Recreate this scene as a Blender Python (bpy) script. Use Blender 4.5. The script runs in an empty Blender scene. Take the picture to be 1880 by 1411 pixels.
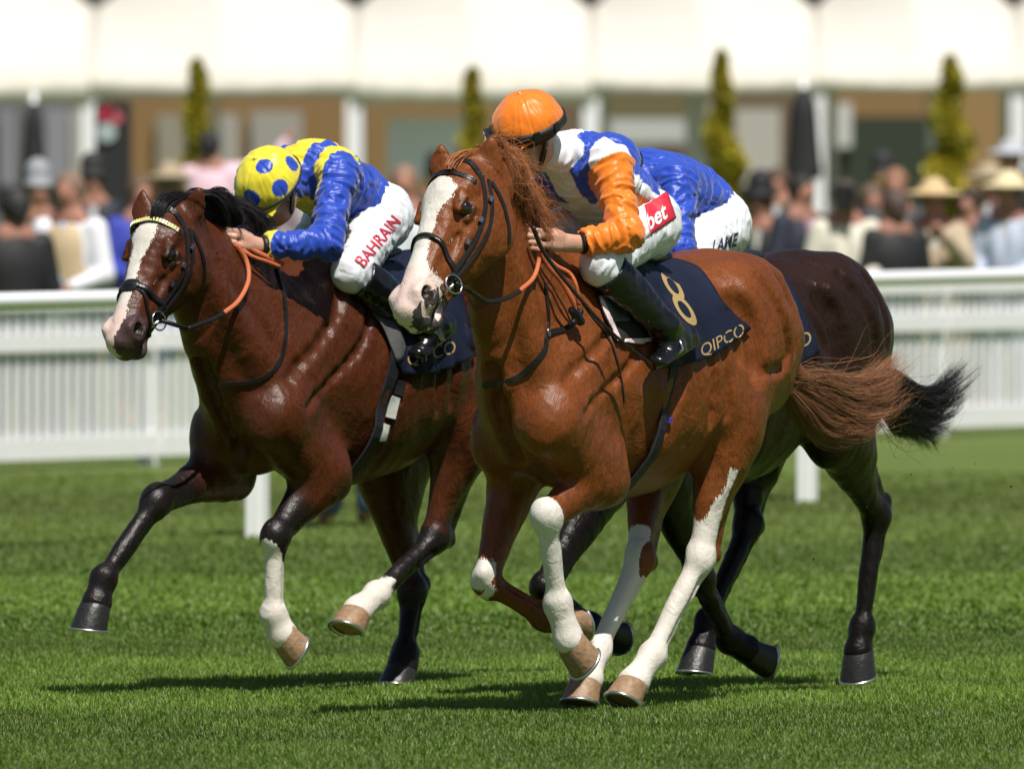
import bpy, bmesh, math, random
import numpy as np
from mathutils import Vector, Matrix
from mathutils.bvhtree import BVHTree
random.seed(4); rng = np.random.default_rng(7)
S = bpy.context.scene; C = S.collection
# ------------------------------------------------------------------ camera, light, exposure
F = 31800.0                      # focal length in photograph pixels (photo 1880 x 1411)
PITCH = math.atan(460.5 / F)
cam = bpy.data.cameras.new('camera'); camo = bpy.data.objects.new('camera', cam); C.objects.link(camo)
camo.location = (0, -60, 2.0); camo.rotation_euler = (math.pi/2 - PITCH, 0, 0)
cam.sensor_width = 36; cam.lens = F/1880*36; cam.clip_start = 5; cam.clip_end = 2000
cam.dof.use_dof = True; cam.dof.focus_distance = 59.4; cam.dof.aperture_fstop = 7.4
S.camera = camo
SUN_EL, SUN_AZ = 61.0, 22.0       # azimuth measured from the camera's side (-Y) towards +X
w = bpy.data.worlds.new('World'); S.world = w; w.use_nodes = True
nt = w.node_tree; sk = nt.nodes.new('ShaderNodeTexSky'); sk.sky_type = 'NISHITA'; sk.sun_disc = False
sk.sun_elevation = math.radians(SUN_EL); sk.sun_rotation = math.radians(180 - SUN_AZ)
nt.links.new(sk.outputs[0], nt.nodes['Background'].inputs[0]); nt.nodes['Background'].inputs[1].default_value = 0.05
sl = bpy.data.lights.new('sun', 'SUN'); sl.energy = 5.0; sl.angle = math.radians(0.5); sl.color = (1.0, 0.955, 0.88)
so = bpy.data.objects.new('sun', sl); C.objects.link(so)
az, el = math.radians(SUN_AZ), math.radians(SUN_EL)
sdir = Vector((math.sin(az)*math.cos(el), -math.cos(az)*math.cos(el), math.sin(el)))
so.rotation_euler = sdir.to_track_quat('Z', 'Y').to_euler(); so.location = sdir*50
S.view_settings.view_transform = 'Standard'; S.view_settings.look = 'None'
S.view_settings.exposure = 0.2; S.view_settings.gamma = 1; S.view_settings.use_curve_mapping = False

CP, SP = math.cos(PITCH), math.sin(PITCH)
def ray(px, py):                  # direction with unit depth along +Y-ish camera axis
    x = (px-940)/F; y = -(py-705.5)/F
    return np.array([x, CP + y*SP, -SP + y*CP])
CAMP = np.array([0., -60., 2.0])
def ground(px, py, z=0.0):
    r = ray(px, py); return CAMP + r*((z-2.0)/r[2])
def atY(px, py, Y):               # point at world depth Y (metres beyond the lens)
    r = ray(px, py); return CAMP + r*(Y/r[1])

# ------------------------------------------------------------------ materials
def nodes(name):
    m = bpy.data.materials.new(name); m.use_nodes = True
    return m, m.node_tree, m.node_tree.nodes['Principled BSDF']
def N(nt, t, **kw):
    n = nt.nodes.new(t)
    for k, v in kw.items():
        if isinstance(k, str) and hasattr(n, k): setattr(n, k, v)
    return n
def setin(n, **kw):
    for k, v in kw.items(): n.inputs[k.replace('_', ' ')].default_value = v
def mat(name, col, rough=.5, bump=0, scale=40, var=.0, metal=0, spec=.5, sheen=0, coat=0, trans=0):
    m, nt, b = nodes(name)
    b.inputs['Base Color'].default_value = (*col, 1); b.inputs['Roughness'].default_value = rough
    b.inputs['Metallic'].default_value = metal; b.inputs['Specular IOR Level'].default_value = spec
    b.inputs['Sheen Weight'].default_value = sheen; b.inputs['Coat Weight'].default_value = coat
    if bump or var:
        tc = N(nt, 'ShaderNodeTexCoord'); no = N(nt, 'ShaderNodeTexNoise')
        no.inputs['Scale'].default_value = scale; no.inputs['Detail'].default_value = 6
        nt.links.new(tc.outputs['Object'], no.inputs['Vector'])
        if bump:
            bp = N(nt, 'ShaderNodeBump'); bp.inputs['Strength'].default_value = bump; bp.inputs['Distance'].default_value = .01
            nt.links.new(no.outputs[0], bp.inputs['Height']); nt.links.new(bp.outputs[0], b.inputs['Normal'])
        if var:
            mx = N(nt, 'ShaderNodeMix', data_type='RGBA'); mx.inputs[6].default_value = (*[c*(1-var) for c in col], 1)
            mx.inputs[7].default_value = (*[min(1, c*(1+var)) for c in col], 1)
            nt.links.new(no.outputs[0], mx.inputs[0]); nt.links.new(mx.outputs[2], b.inputs['Base Color'])
    return m
M = {}
def coat_mat(name, rough=.42, tint=(1, 1, 1), spec=.27):
    """horse coat: colour attribute 'col' with the white markings cut by attribute 'white'"""
    m, nt, b = nodes(name); L = nt.links
    tc = N(nt, 'ShaderNodeTexCoord')
    at = N(nt, 'ShaderNodeAttribute', attribute_name='col'); aw = N(nt, 'ShaderNodeAttribute', attribute_name='white')
    n1 = N(nt, 'ShaderNodeTexNoise'); setin(n1, Scale=5.0, Detail=5.0); L.new(tc.outputs['Object'], n1.inputs['Vector'])
    mp = N(nt, 'ShaderNodeMapping'); mp.inputs['Scale'].default_value = (60, 260, 40); L.new(tc.outputs['Object'], mp.inputs['Vector'])
    n2 = N(nt, 'ShaderNodeTexNoise'); setin(n2, Scale=1.0, Detail=3.0); L.new(mp.outputs[0], n2.inputs['Vector'])
    hsv = N(nt, 'ShaderNodeHueSaturation')
    ma = N(nt, 'ShaderNodeMapRange'); setin(ma, From_Min=.3, From_Max=.7, To_Min=.84, To_Max=1.14); L.new(n1.outputs[0], ma.inputs[0])
    mb = N(nt, 'ShaderNodeMapRange'); setin(mb, From_Min=.3, From_Max=.7, To_Min=.74, To_Max=1.22); L.new(n2.outputs[0], mb.inputs[0])
    mm = N(nt, 'ShaderNodeMath', operation='MULTIPLY'); L.new(ma.outputs[0], mm.inputs[0]); L.new(mb.outputs[0], mm.inputs[1])
    L.new(mm.outputs[0], hsv.inputs['Value']); L.new(at.outputs['Color'], hsv.inputs['Color'])
    ns = N(nt, 'ShaderNodeTexNoise'); setin(ns, Scale=1.0, Detail=3.0); mq = N(nt, 'ShaderNodeMapping'); mq.inputs['Scale'].default_value = (150, 190, 55); L.new(tc.outputs['Object'], mq.inputs['Vector']); L.new(mq.outputs[0], ns.inputs['Vector'])
    mr = N(nt, 'ShaderNodeMapRange'); setin(mr, From_Min=.3, From_Max=.7, To_Min=-.0065, To_Max=.0065); L.new(ns.outputs[0], mr.inputs[0])
    ad = N(nt, 'ShaderNodeMath', operation='ADD'); L.new(mr.outputs[0], ad.inputs[0]); L.new(aw.outputs['Fac'], ad.inputs[1])
    st = N(nt, 'ShaderNodeMapRange'); setin(st, From_Min=-.0015, From_Max=.0015); L.new(ad.outputs[0], st.inputs[0])
    mx = N(nt, 'ShaderNodeMix', data_type='RGBA'); L.new(st.outputs[0], mx.inputs[0]); L.new(hsv.outputs[0], mx.inputs[6])
    wn = N(nt, 'ShaderNodeMix', data_type='RGBA'); wn.inputs[6].default_value = (.56, .50, .43, 1); wn.inputs[7].default_value = (.78, .75, .70, 1)
    L.new(n1.outputs[0], wn.inputs[0])
    ap = N(nt, 'ShaderNodeAttribute', attribute_name='pink'); pm = N(nt, 'ShaderNodeMix', data_type='RGBA'); pm.inputs[7].default_value = (.66, .46, .41, 1); L.new(ap.outputs['Fac'], pm.inputs[0]); L.new(wn.outputs[2], pm.inputs[6]); L.new(pm.outputs[2], mx.inputs[7])
    L.new(mx.outputs[2], b.inputs['Base Color'])
    b.inputs['Roughness'].default_value = rough; b.inputs['Specular IOR Level'].default_value = spec
    # bump : veins / fine wrinkles and hair
    n3 = N(nt, 'ShaderNodeTexNoise'); setin(n3, Scale=16.0, Detail=5.0, Distortion=1.2); L.new(tc.outputs['Object'], n3.inputs['Vector'])
    b1 = N(nt, 'ShaderNodeBump'); setin(b1, Strength=.45, Distance=.010); L.new(n3.outputs[0], b1.inputs['Height'])
    nv = N(nt, 'ShaderNodeTexNoise'); setin(nv, Scale=9.0, Detail=1.5, Distortion=.8); L.new(tc.outputs['Object'], nv.inputs['Vector'])     # veins
    v1 = N(nt, 'ShaderNodeMath', operation='SUBTRACT'); v1.inputs[1].default_value = .5; L.new(nv.outputs[0], v1.inputs[0]); v2 = N(nt, 'ShaderNodeMath', operation='ABSOLUTE'); L.new(v1.outputs[0], v2.inputs[0])
    v3 = N(nt, 'ShaderNodeMapRange'); setin(v3, From_Min=.0, From_Max=.022, To_Min=1., To_Max=0.); v3.interpolation_type = 'SMOOTHSTEP'; L.new(v2.outputs[0], v3.inputs[0])
    bv = N(nt, 'ShaderNodeBump'); setin(bv, Strength=.16, Distance=.004); L.new(v3.outputs[0], bv.inputs['Height']); L.new(bv.outputs[0], b1.inputs['Normal'])
    b2 = N(nt, 'ShaderNodeBump'); setin(b2, Strength=.5, Distance=.003); L.new(n2.outputs[0], b2.inputs['Height']); L.new(b1.outputs[0], b2.inputs['Normal'])
    L.new(b2.outputs[0], b.inputs['Normal'])
    return m
def satin(name, rough=.33, scale=22, strength=.6, spec=.45):
    """silk with crumpled folds; colour from attribute 'col'"""
    m, nt, b = nodes(name); L = nt.links
    tc = N(nt, 'ShaderNodeTexCoord'); at = N(nt, 'ShaderNodeAttribute', attribute_name='col')
    L.new(at.outputs['Color'], b.inputs['Base Color'])
    b.inputs['Roughness'].default_value = rough; b.inputs['Specular IOR Level'].default_value = spec
    b.inputs['Sheen Weight'].default_value = .3
    mp = N(nt, 'ShaderNodeMapping'); mp.inputs['Scale'].default_value = (1.0, 1.0, .55); mp.inputs['Rotation'].default_value = (.5, .6, .2); L.new(tc.outputs['Object'], mp.inputs['Vector'])
    n3 = N(nt, 'ShaderNodeTexNoise'); setin(n3, Scale=scale*.45, Detail=2.0); L.new(mp.outputs[0], n3.inputs['Vector'])
    vm = N(nt, 'ShaderNodeMix', data_type='RGBA'); vm.inputs[0].default_value = .10; L.new(mp.outputs[0], vm.inputs[6]); L.new(n3.outputs[1], vm.inputs[7])
    n1 = N(nt, 'ShaderNodeTexNoise'); setin(n1, Scale=float(scale), Detail=2.0, Roughness=.45); L.new(vm.outputs[2], n1.inputs['Vector'])
    a1 = N(nt, 'ShaderNodeMath', operation='SUBTRACT'); a1.inputs[1].default_value = .5; L.new(n1.outputs[0], a1.inputs[0]); a2 = N(nt, 'ShaderNodeMath', operation='ABSOLUTE'); L.new(a1.outputs[0], a2.inputs[0])
    a3 = N(nt, 'ShaderNodeMapRange'); setin(a3, From_Min=.0, From_Max=.16, To_Min=1., To_Max=0.); a3.interpolation_type = 'SMOOTHERSTEP'; L.new(a2.outputs[0], a3.inputs[0])
    b1 = N(nt, 'ShaderNodeBump'); setin(b1, Strength=strength, Distance=.010); L.new(a3.outputs[0], b1.inputs['Height'])
    L.new(b1.outputs[0], b.inputs['Normal'])
    return m

# ------------------------------------------------------------------ object helpers
def tag(o, label=None, cat=None, group=None, kind=None):
    if label: o['label'] = label
    if cat: o['category'] = cat
    if group: o['group'] = group
    if kind: o['kind'] = kind
    return o
def link(name, me, material=None, parent=None, smooth=True):
    o = bpy.data.objects.new(name, me); C.objects.link(o)
    if material is not None: me.materials.append(material)
    if parent is not None: o.parent = parent
    if smooth and len(me.polygons): me.polygons.foreach_set('use_smooth', np.ones(len(me.polygons), bool))
    return o
def mesh(name, v, f, material=None, parent=None, smooth=True, attrs=None):
    v = np.asarray(v, np.float32); me = bpy.data.meshes.new(name)
    if isinstance(f, np.ndarray):
        n, k = f.shape
        me.vertices.add(len(v)); me.vertices.foreach_set('co', v.ravel())
        me.loops.add(n*k); me.loops.foreach_set('vertex_index', f.astype(np.int32).ravel())
        me.polygons.add(n); me.polygons.foreach_set('loop_start', np.arange(0, n*k, k, dtype=np.int32))
        me.update(calc_edges=True)
    else:
        me.from_pydata([tuple(map(float, p)) for p in v], [], [tuple(map(int, q)) for q in f])
    for k, a in (attrs or {}).items():
        a = np.asarray(a, np.float32)
        if a.ndim == 1:
            at = me.attributes.new(k, 'FLOAT', 'POINT'); at.data.foreach_set('value', a)
        else:
            at = me.attributes.new(k, 'FLOAT_COLOR', 'POINT')
            at.data.foreach_set('color', np.concatenate([a, np.ones((len(a), 1), np.float32)], 1).ravel())
    return link(name, me, material, parent, smooth)
def empty(name, loc=(0, 0, 0), rz=0):
    o = bpy.data.objects.new(name, None); C.objects.link(o); o.location = loc; o.rotation_euler = (0, 0, rz); o.empty_display_size = .3
    return o
class MB:                          # mesh collector
    def __init__(s): s.v = []; s.f = []; s.n = 0
    def add(s, v, f):
        v = [tuple(p) for p in v]; s.f += [tuple(i+s.n for i in q) for q in f]; s.v += v; s.n += len(v); return s
    def box(s, c, h, R=None):
        R = np.eye(3) if R is None else R
        v = [np.array(c) + R @ (np.array(q)*np.array(h)) for q in [(x, y, z) for x in (-1, 1) for y in (-1, 1) for z in (-1, 1)]]
        return s.add(v, [(0, 1, 3, 2), (4, 6, 7, 5), (0, 4, 5, 1), (2, 3, 7, 6), (0, 2, 6, 4), (1, 5, 7, 3)])
    def tube(s, pts, r, n=8, closed=False, flat=None, nrm=None):
        """pts Nx3, r scalar or list; flat=(w,h) with nrm per point gives a strap"""
        v, f = tube(pts, r, n, closed, flat, nrm); return s.add(v, f)
    def build(s, name, m, parent=None, smooth=True, **k):
        return mesh(name, s.v, s.f, m, parent, smooth, **k)
Q3_ = lambda *a: np.array(a, float)
def unit(a): a = np.asarray(a, float); return a/(np.linalg.norm(a, axis=-1, keepdims=True)+1e-12)
def tube(pts, r, n=8, closed=False, flat=None, nrm=None):
    P = np.asarray(pts, float); k = len(P)
    r = np.full(k, r, float) if np.isscalar(r) else np.asarray(r, float)
    T = np.gradient(P, axis=0) if not closed else np.roll(P, -1, 0)-np.roll(P, 1, 0); T = unit(T)
    if nrm is None:
        a = np.array([0, 0, 1.]) if abs(T[0][2]) < .9 else np.array([1., 0, 0])
        Ns = []; cur = unit(a - T[0]*(a@T[0]))
        for t in T: cur = unit(cur - t*(cur@t)); Ns.append(cur)
        Ns = np.array(Ns)
    else:
        Ns = np.asarray(nrm, float); Ns = unit(Ns - T*(Ns*T).sum(1, keepdims=True))
    B = np.cross(T, Ns)
    w, h = (1, 1) if flat is None else flat
    if flat is not None and n == 4:
        ring = [(-w, -h), (w, -h), (w, h), (-w, h)]
    else:
        ring = [(w*math.cos(2*math.pi*i/n), h*math.sin(2*math.pi*i/n)) for i in range(n)]
    n = len(ring); v = []
    for i in range(k):
        for (a, b) in ring: v.append(P[i] + (B[i]*a + Ns[i]*b)*(r[i] if flat is None or True else 1))
    f = []
    for i in range(k if closed else k-1):
        j = (i+1) % k
        for q in range(n): f.append((i*n+q, i*n+(q+1) % n, j*n+(q+1) % n, j*n+q))
    if not closed: f.append(tuple(range(n))[::-1]); f.append(tuple((k-1)*n+q for q in range(n)))
    return v, f
def spline(P, m=8, closed=False):
    """Catmull-Rom through rows of P (any number of columns)"""
    P = np.asarray(P, float); n = len(P); out = []
    if closed: Q = np.vstack([P[-1], P, P[0], P[1]])
    else: Q = np.vstack([2*P[0]-P[1], P, 2*P[-1]-P[-2]])
    for i in range(n if closed else n-1):
        a, b, c, d = Q[i:i+4]
        for t in np.linspace(0, 1, m, endpoint=False):
            out.append(.5*((2*b)+(-a+c)*t+(2*a-5*b+4*c-d)*t*t+(-a+3*b-3*c+d)*t**3))
    if not closed: out.append(P[-1])
    return np.array(out)

# ------------------------------------------------------------------ numpy noise
_perm = np.random.default_rng(3).permutation(4096).astype(np.int64)
_g = unit(np.random.default_rng(5).normal(size=(4096, 3)))
def perlin(p):
    p = np.asarray(p, float); i = np.floor(p).astype(np.int64); f = p-i; u = f*f*f*(f*(f*6-15)+10); r = 0
    for dx in (0, 1):
        for dy in (0, 1):
            for dz in (0, 1):
                h = _perm[(i[:, 0]+dx) & 4095]; h = _perm[(h+i[:, 1]+dy) & 4095]; h = _perm[(h+i[:, 2]+dz) & 4095]
                d = (_g[h]*(f-np.array([dx, dy, dz]))).sum(1)
                wt = (u[:, 0] if dx else 1-u[:, 0])*(u[:, 1] if dy else 1-u[:, 1])*(u[:, 2] if dz else 1-u[:, 2]); r = r+d*wt
    return r*1.6
def smooth(a, b, x): t = np.clip((x-a)/(b-a), 0, 1); return t*t*(3-2*t)

# ------------------------------------------------------------------ implicit bodies
class SDF:
    def __init__(s, lo, hi, vox):
        s.lo = np.array(lo, float); s.vox = vox; s.n = np.ceil((np.array(hi)-s.lo)/vox).astype(int)+1
        s.f = 1.0; s.d = np.full(s.n, 1.0, np.float32); s.ax = [s.lo[i]+vox*np.arange(s.n[i]) for i in range(3)]
    def region(s, lo, hi, k):
        a = np.floor((np.array(lo)-s.lo-k)/s.vox).astype(int)-2; b = np.ceil((np.array(hi)-s.lo+k)/s.vox).astype(int)+3
        a = np.clip(a, 0, s.n); b = np.clip(b, 0, s.n); sl = tuple(slice(a[i], b[i]) for i in range(3))
        return sl, [s.ax[0][sl[0]][:, None, None].astype(np.float32), s.ax[1][sl[1]][None, :, None].astype(np.float32), s.ax[2][sl[2]][None, None, :].astype(np.float32)]
    def put(s, sl, v, k, op):
        d = s.d[sl]
        if d.size == 0: return
        if op == 'cut':
            v = -v
            h = np.clip(k-np.abs(d-v), 0, None)/k if k > 0 else 0
            s.d[sl] = np.maximum(d, v)+h*h*k*.25
        else:
            h = np.clip(k-np.abs(d-v), 0, None)/k if k > 0 else 0
            s.d[sl] = np.minimum(d, v)-h*h*k*.25
    def seg(s, a, b, ra, rb=None, side=(0, 1, 0), k=.03, op='add'):
        """tapered elliptical capsule; ra/rb scalars or (half along side, half across)"""
        rb = ra if rb is None else rb
        if s.f != 1: ra = np.asarray(ra)*s.f; rb = np.asarray(rb)*s.f
        ra = ra if np.ndim(ra) else float(ra); rb = rb if np.ndim(rb) else float(rb)
        a = np.asarray(a, float); b = np.asarray(b, float)
        wa, ha = (ra, ra) if np.isscalar(ra) else ra; wb, hb = (rb, rb) if np.isscalar(rb) else rb
        ax = b-a; L = np.linalg.norm(ax)
        if L < 1e-5: ax = np.array([0, 0, 1e-4]); L = 1e-4
        an = ax/L; sd = np.asarray(side, float); sd = sd-an*(sd@an); sd = unit(sd); up = np.cross(sd, an)
        R = max(wa, ha, wb, hb); sl, (X, Y, Z) = s.region(np.minimum(a, b)-R, np.maximum(a, b)+R, k)
        x, y, z = X-a[0], Y-a[1], Z-a[2]
        tl = x*an[0]+y*an[1]+z*an[2]; t = np.clip(tl/L, 0, 1)
        p = x*sd[0]+y*sd[1]+z*sd[2]; q = x*up[0]+y*up[1]+z*up[2]; e = tl-t*L
        w_ = wa+(wb-wa)*t; h_ = ha+(hb-ha)*t; m_ = np.minimum(w_, h_)
        if wa == ha and wb == hb: v = np.sqrt(p*p+q*q+e*e)-w_
        else:
            k0 = np.sqrt((p/w_)**2+(q/h_)**2+(e/m_)**2); k1 = np.sqrt((p/w_**2)**2+(q/h_**2)**2+(e/m_**2)**2)+1e-9
            v = k0*(k0-1)/k1
        s.put(sl, v.astype(np.float32), k, op)
    def ell(s, c, r, R=None, k=.03, op='add'):
        """ellipsoid; R rows are its axes"""
        R = np.eye(3) if R is None else np.asarray(R, float); c = np.asarray(c, float); r = tuple(x*s.f for x in r); m_ = max(r)
        sl, (X, Y, Z) = s.region(c-m_, c+m_, k); x, y, z = X-c[0], Y-c[1], Z-c[2]
        q = [(x*R[i][0]+y*R[i][1]+z*R[i][2]) for i in range(3)]
        k0 = np.sqrt(sum((q[i]/r[i])**2 for i in range(3))); k1 = np.sqrt(sum((q[i]/r[i]**2)**2 for i in range(3)))+1e-9
        s.put(sl, (k0*(k0-1)/k1).astype(np.float32), k, op)
    def chain(s, pts, k=.03, side=(0, 1, 0), sub=4, k2=None):
        """pts rows: x,y,z,w,h ; spline-interpolated elliptical tube"""
        Q = spline(np.array(pts, float), sub); Q[:, 3:5] *= s.f
        tmp = SDF.__new__(SDF); tmp.f = 1.0; tmp.lo = s.lo; tmp.vox = s.vox; tmp.n = s.n; tmp.ax = s.ax
        lo = (Q[:, :3]-Q[:, 3:5].max(1, keepdims=True)).min(0); hi = (Q[:, :3]+Q[:, 3:5].max(1, keepdims=True)).max(0)
        sl, _ = s.region(lo, hi, k)
        off = np.array([x.start for x in sl]); tmp.lo = s.lo+off*s.vox; tmp.n = np.array([x.stop-x.start for x in sl])
        tmp.ax = [s.ax[i][sl[i]] for i in range(3)]; tmp.d = np.full(tmp.n, 1.0, np.float32)
        for i in range(len(Q)-1):
            sd = side if callable(side) is False else side(i/(len(Q)-1))
            tmp.seg(Q[i, :3], Q[i+1, :3], (Q[i, 3], Q[i, 4]), (Q[i+1, 3], Q[i+1, 4]), side=sd, k=.12*min(Q[i, 3], Q[i, 4])+.003)
        s.put(sl, tmp.d, k, 'add')
    def ysurf(s, x, z, q):
        i = int(round((x-s.lo[0])/s.vox)); k = int(round((z-s.lo[2])/s.vox)); i = min(max(i, 0), s.n[0]-1); k = min(max(k, 0), s.n[2]-1)
        col = s.d[i, :, k] < 0; j = np.nonzero(col)[0]
        return (s.lo[1]+s.vox*(j.max() if q > 0 else j.min())) if len(j) else 0
    def groove(s, pts, q, r, k, depth=.5):
        """crease along the skin through (x, z) points"""
        Q = spline(np.array(pts, float), 5); P = [Q3_(x, s.ysurf(x, z, q)+q*r*(1-depth), z) for x, z in Q]
        for a, b in zip(P[:-1], P[1:]):
            if np.linalg.norm(b-a) < .12: s.seg(a, b, r, r, k=k, op='cut')
    def mesh(s):
        d = s.d; ins = d < 0; vox = s.vox
        c = [ins[i:ins.shape[0]-1+i, j:ins.shape[1]-1+j, l:ins.shape[2]-1+l] for i in (0, 1) for j in (0, 1) for l in (0, 1)]
        cnt = sum(x.astype(np.int8) for x in c); act = np.argwhere((cnt > 0) & (cnt < 8))
        idx = np.full(cnt.shape, -1, np.int32); idx[tuple(act.T)] = np.arange(len(act))
        corners = np.array([(i, j, l) for i in (0, 1) for j in (0, 1) for l in (0, 1)])
        V = np.stack([d[tuple((act+o).T)] for o in corners], 1)
        acc = np.zeros((len(act), 3)); num = np.zeros(len(act))
        for a in range(8):
            for ax_ in range(3):
                if corners[a][ax_] == 0:
                    b = a+(4, 2, 1)[ax_]; va, vb = V[:, a], V[:, b]; m = (va < 0) != (vb < 0)
                    t = np.where(m, va/(va-vb+1e-20), 0); p = corners[a]+t[:, None]*(corners[b]-corners[a])
                    acc += p*m[:, None]; num += m
        P = s.lo+vox*(act+acc/num[:, None]); F_ = []
        for ax_ in range(3):
            o1, o2 = [(1, 2), (2, 0), (0, 1)][ax_]
            a = ins; n0 = np.take(a, range(0, a.shape[ax_]-1), ax_); n1 = np.take(a, range(1, a.shape[ax_]), ax_)
            E = np.argwhere(n0 != n1); E = E[(E[:, o1] > 0) & (E[:, o2] > 0)]
            E = E[(E[:, o1] < idx.shape[o1]) & (E[:, o2] < idx.shape[o2])]
            inside0 = ins[tuple(E.T)]
            e1 = np.eye(3, dtype=int)[o1]; e2 = np.eye(3, dtype=int)[o2]
            q = np.stack([idx[tuple((E-e1-e2).T)], idx[tuple((E-e2).T)], idx[tuple(E.T)], idx[tuple((E-e1).T)]], 1)
            q = np.where(inside0[:, None], q, q[:, ::-1]); F_.append(q)
        F_ = np.vstack(F_); F_ = F_[(F_ >= 0).all(1)]
        return P, F_
def vnormals(P, Fq):
    n = np.cross(P[Fq[:, 2]]-P[Fq[:, 0]], P[Fq[:, 3]]-P[Fq[:, 1]]); out = np.zeros_like(P)
    for i in range(4): np.add.at(out, Fq[:, i], n)
    return unit(out)
def relax(P, Fq, it=2, lam=.5):
    for _ in range(it):
        acc = np.zeros_like(P); num = np.zeros(len(P))
        for i in range(4):
            j = (i+1) % 4; np.add.at(acc, Fq[:, i], P[Fq[:, j]]); np.add.at(num, Fq[:, i], 1)
            np.add.at(acc, Fq[:, j], P[Fq[:, i]]); np.add.at(num, Fq[:, j], 1)
        P = P+lam*(acc/num[:, None]-P)
    return P
def bvh(P, Fq): return BVHTree.FromPolygons([tuple(p) for p in P.tolist()], [tuple(q) for q in Fq.tolist()])
# ------------------------------------------------------------------ horses
VOX = 0.006
Q3 = lambda *a: np.array(a, float)
class Horse:
    """local frame: x forward, y to the horse's left, z up; joints are given as (photo x, photo y, lateral v)"""
    def __init__(s, O, theta):
        s.O = np.array(O, float); s.th = math.radians(theta)
        s.Fw = Q3(-math.cos(s.th), -math.sin(s.th), 0); s.Lw = Q3(math.sin(s.th), -math.cos(s.th), 0)
        s.rz = math.atan2(s.Fw[1], s.Fw[0])
    def H(s, px, py, v=0.0):
        r = ray(px, py); t = (v-(CAMP-s.O)@s.Lw)/(r@s.Lw); p = CAMP+r*t-s.O
        return Q3(p@s.Fw, v, p[2])
    def W(s, p): return s.O+s.Fw*p[0]+s.Lw*p[1]+Q3(0, 0, p[2])
    def loc(s, wp): d = np.asarray(wp)-s.O; return Q3(d@s.Fw, d@s.Lw, d[2])
    def dirl(s, d): return Q3(d@s.Fw, d@s.Lw, d[2])
    def px(s, p):
        d = s.W(p)-CAMP; dep = d[1]*CP-d[2]*SP; return (940+F*d[0]/dep, 705.5-F*(d[1]*SP+d[2]*CP)/dep)
def head_frame(h, P, Nn, twist=0.0, lean=0.0):
    a = unit(Nn-P); l = Q3(twist, 1, lean); l = unit(l-a*(l@a)); n = np.cross(a, l); return a, n, l
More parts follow.
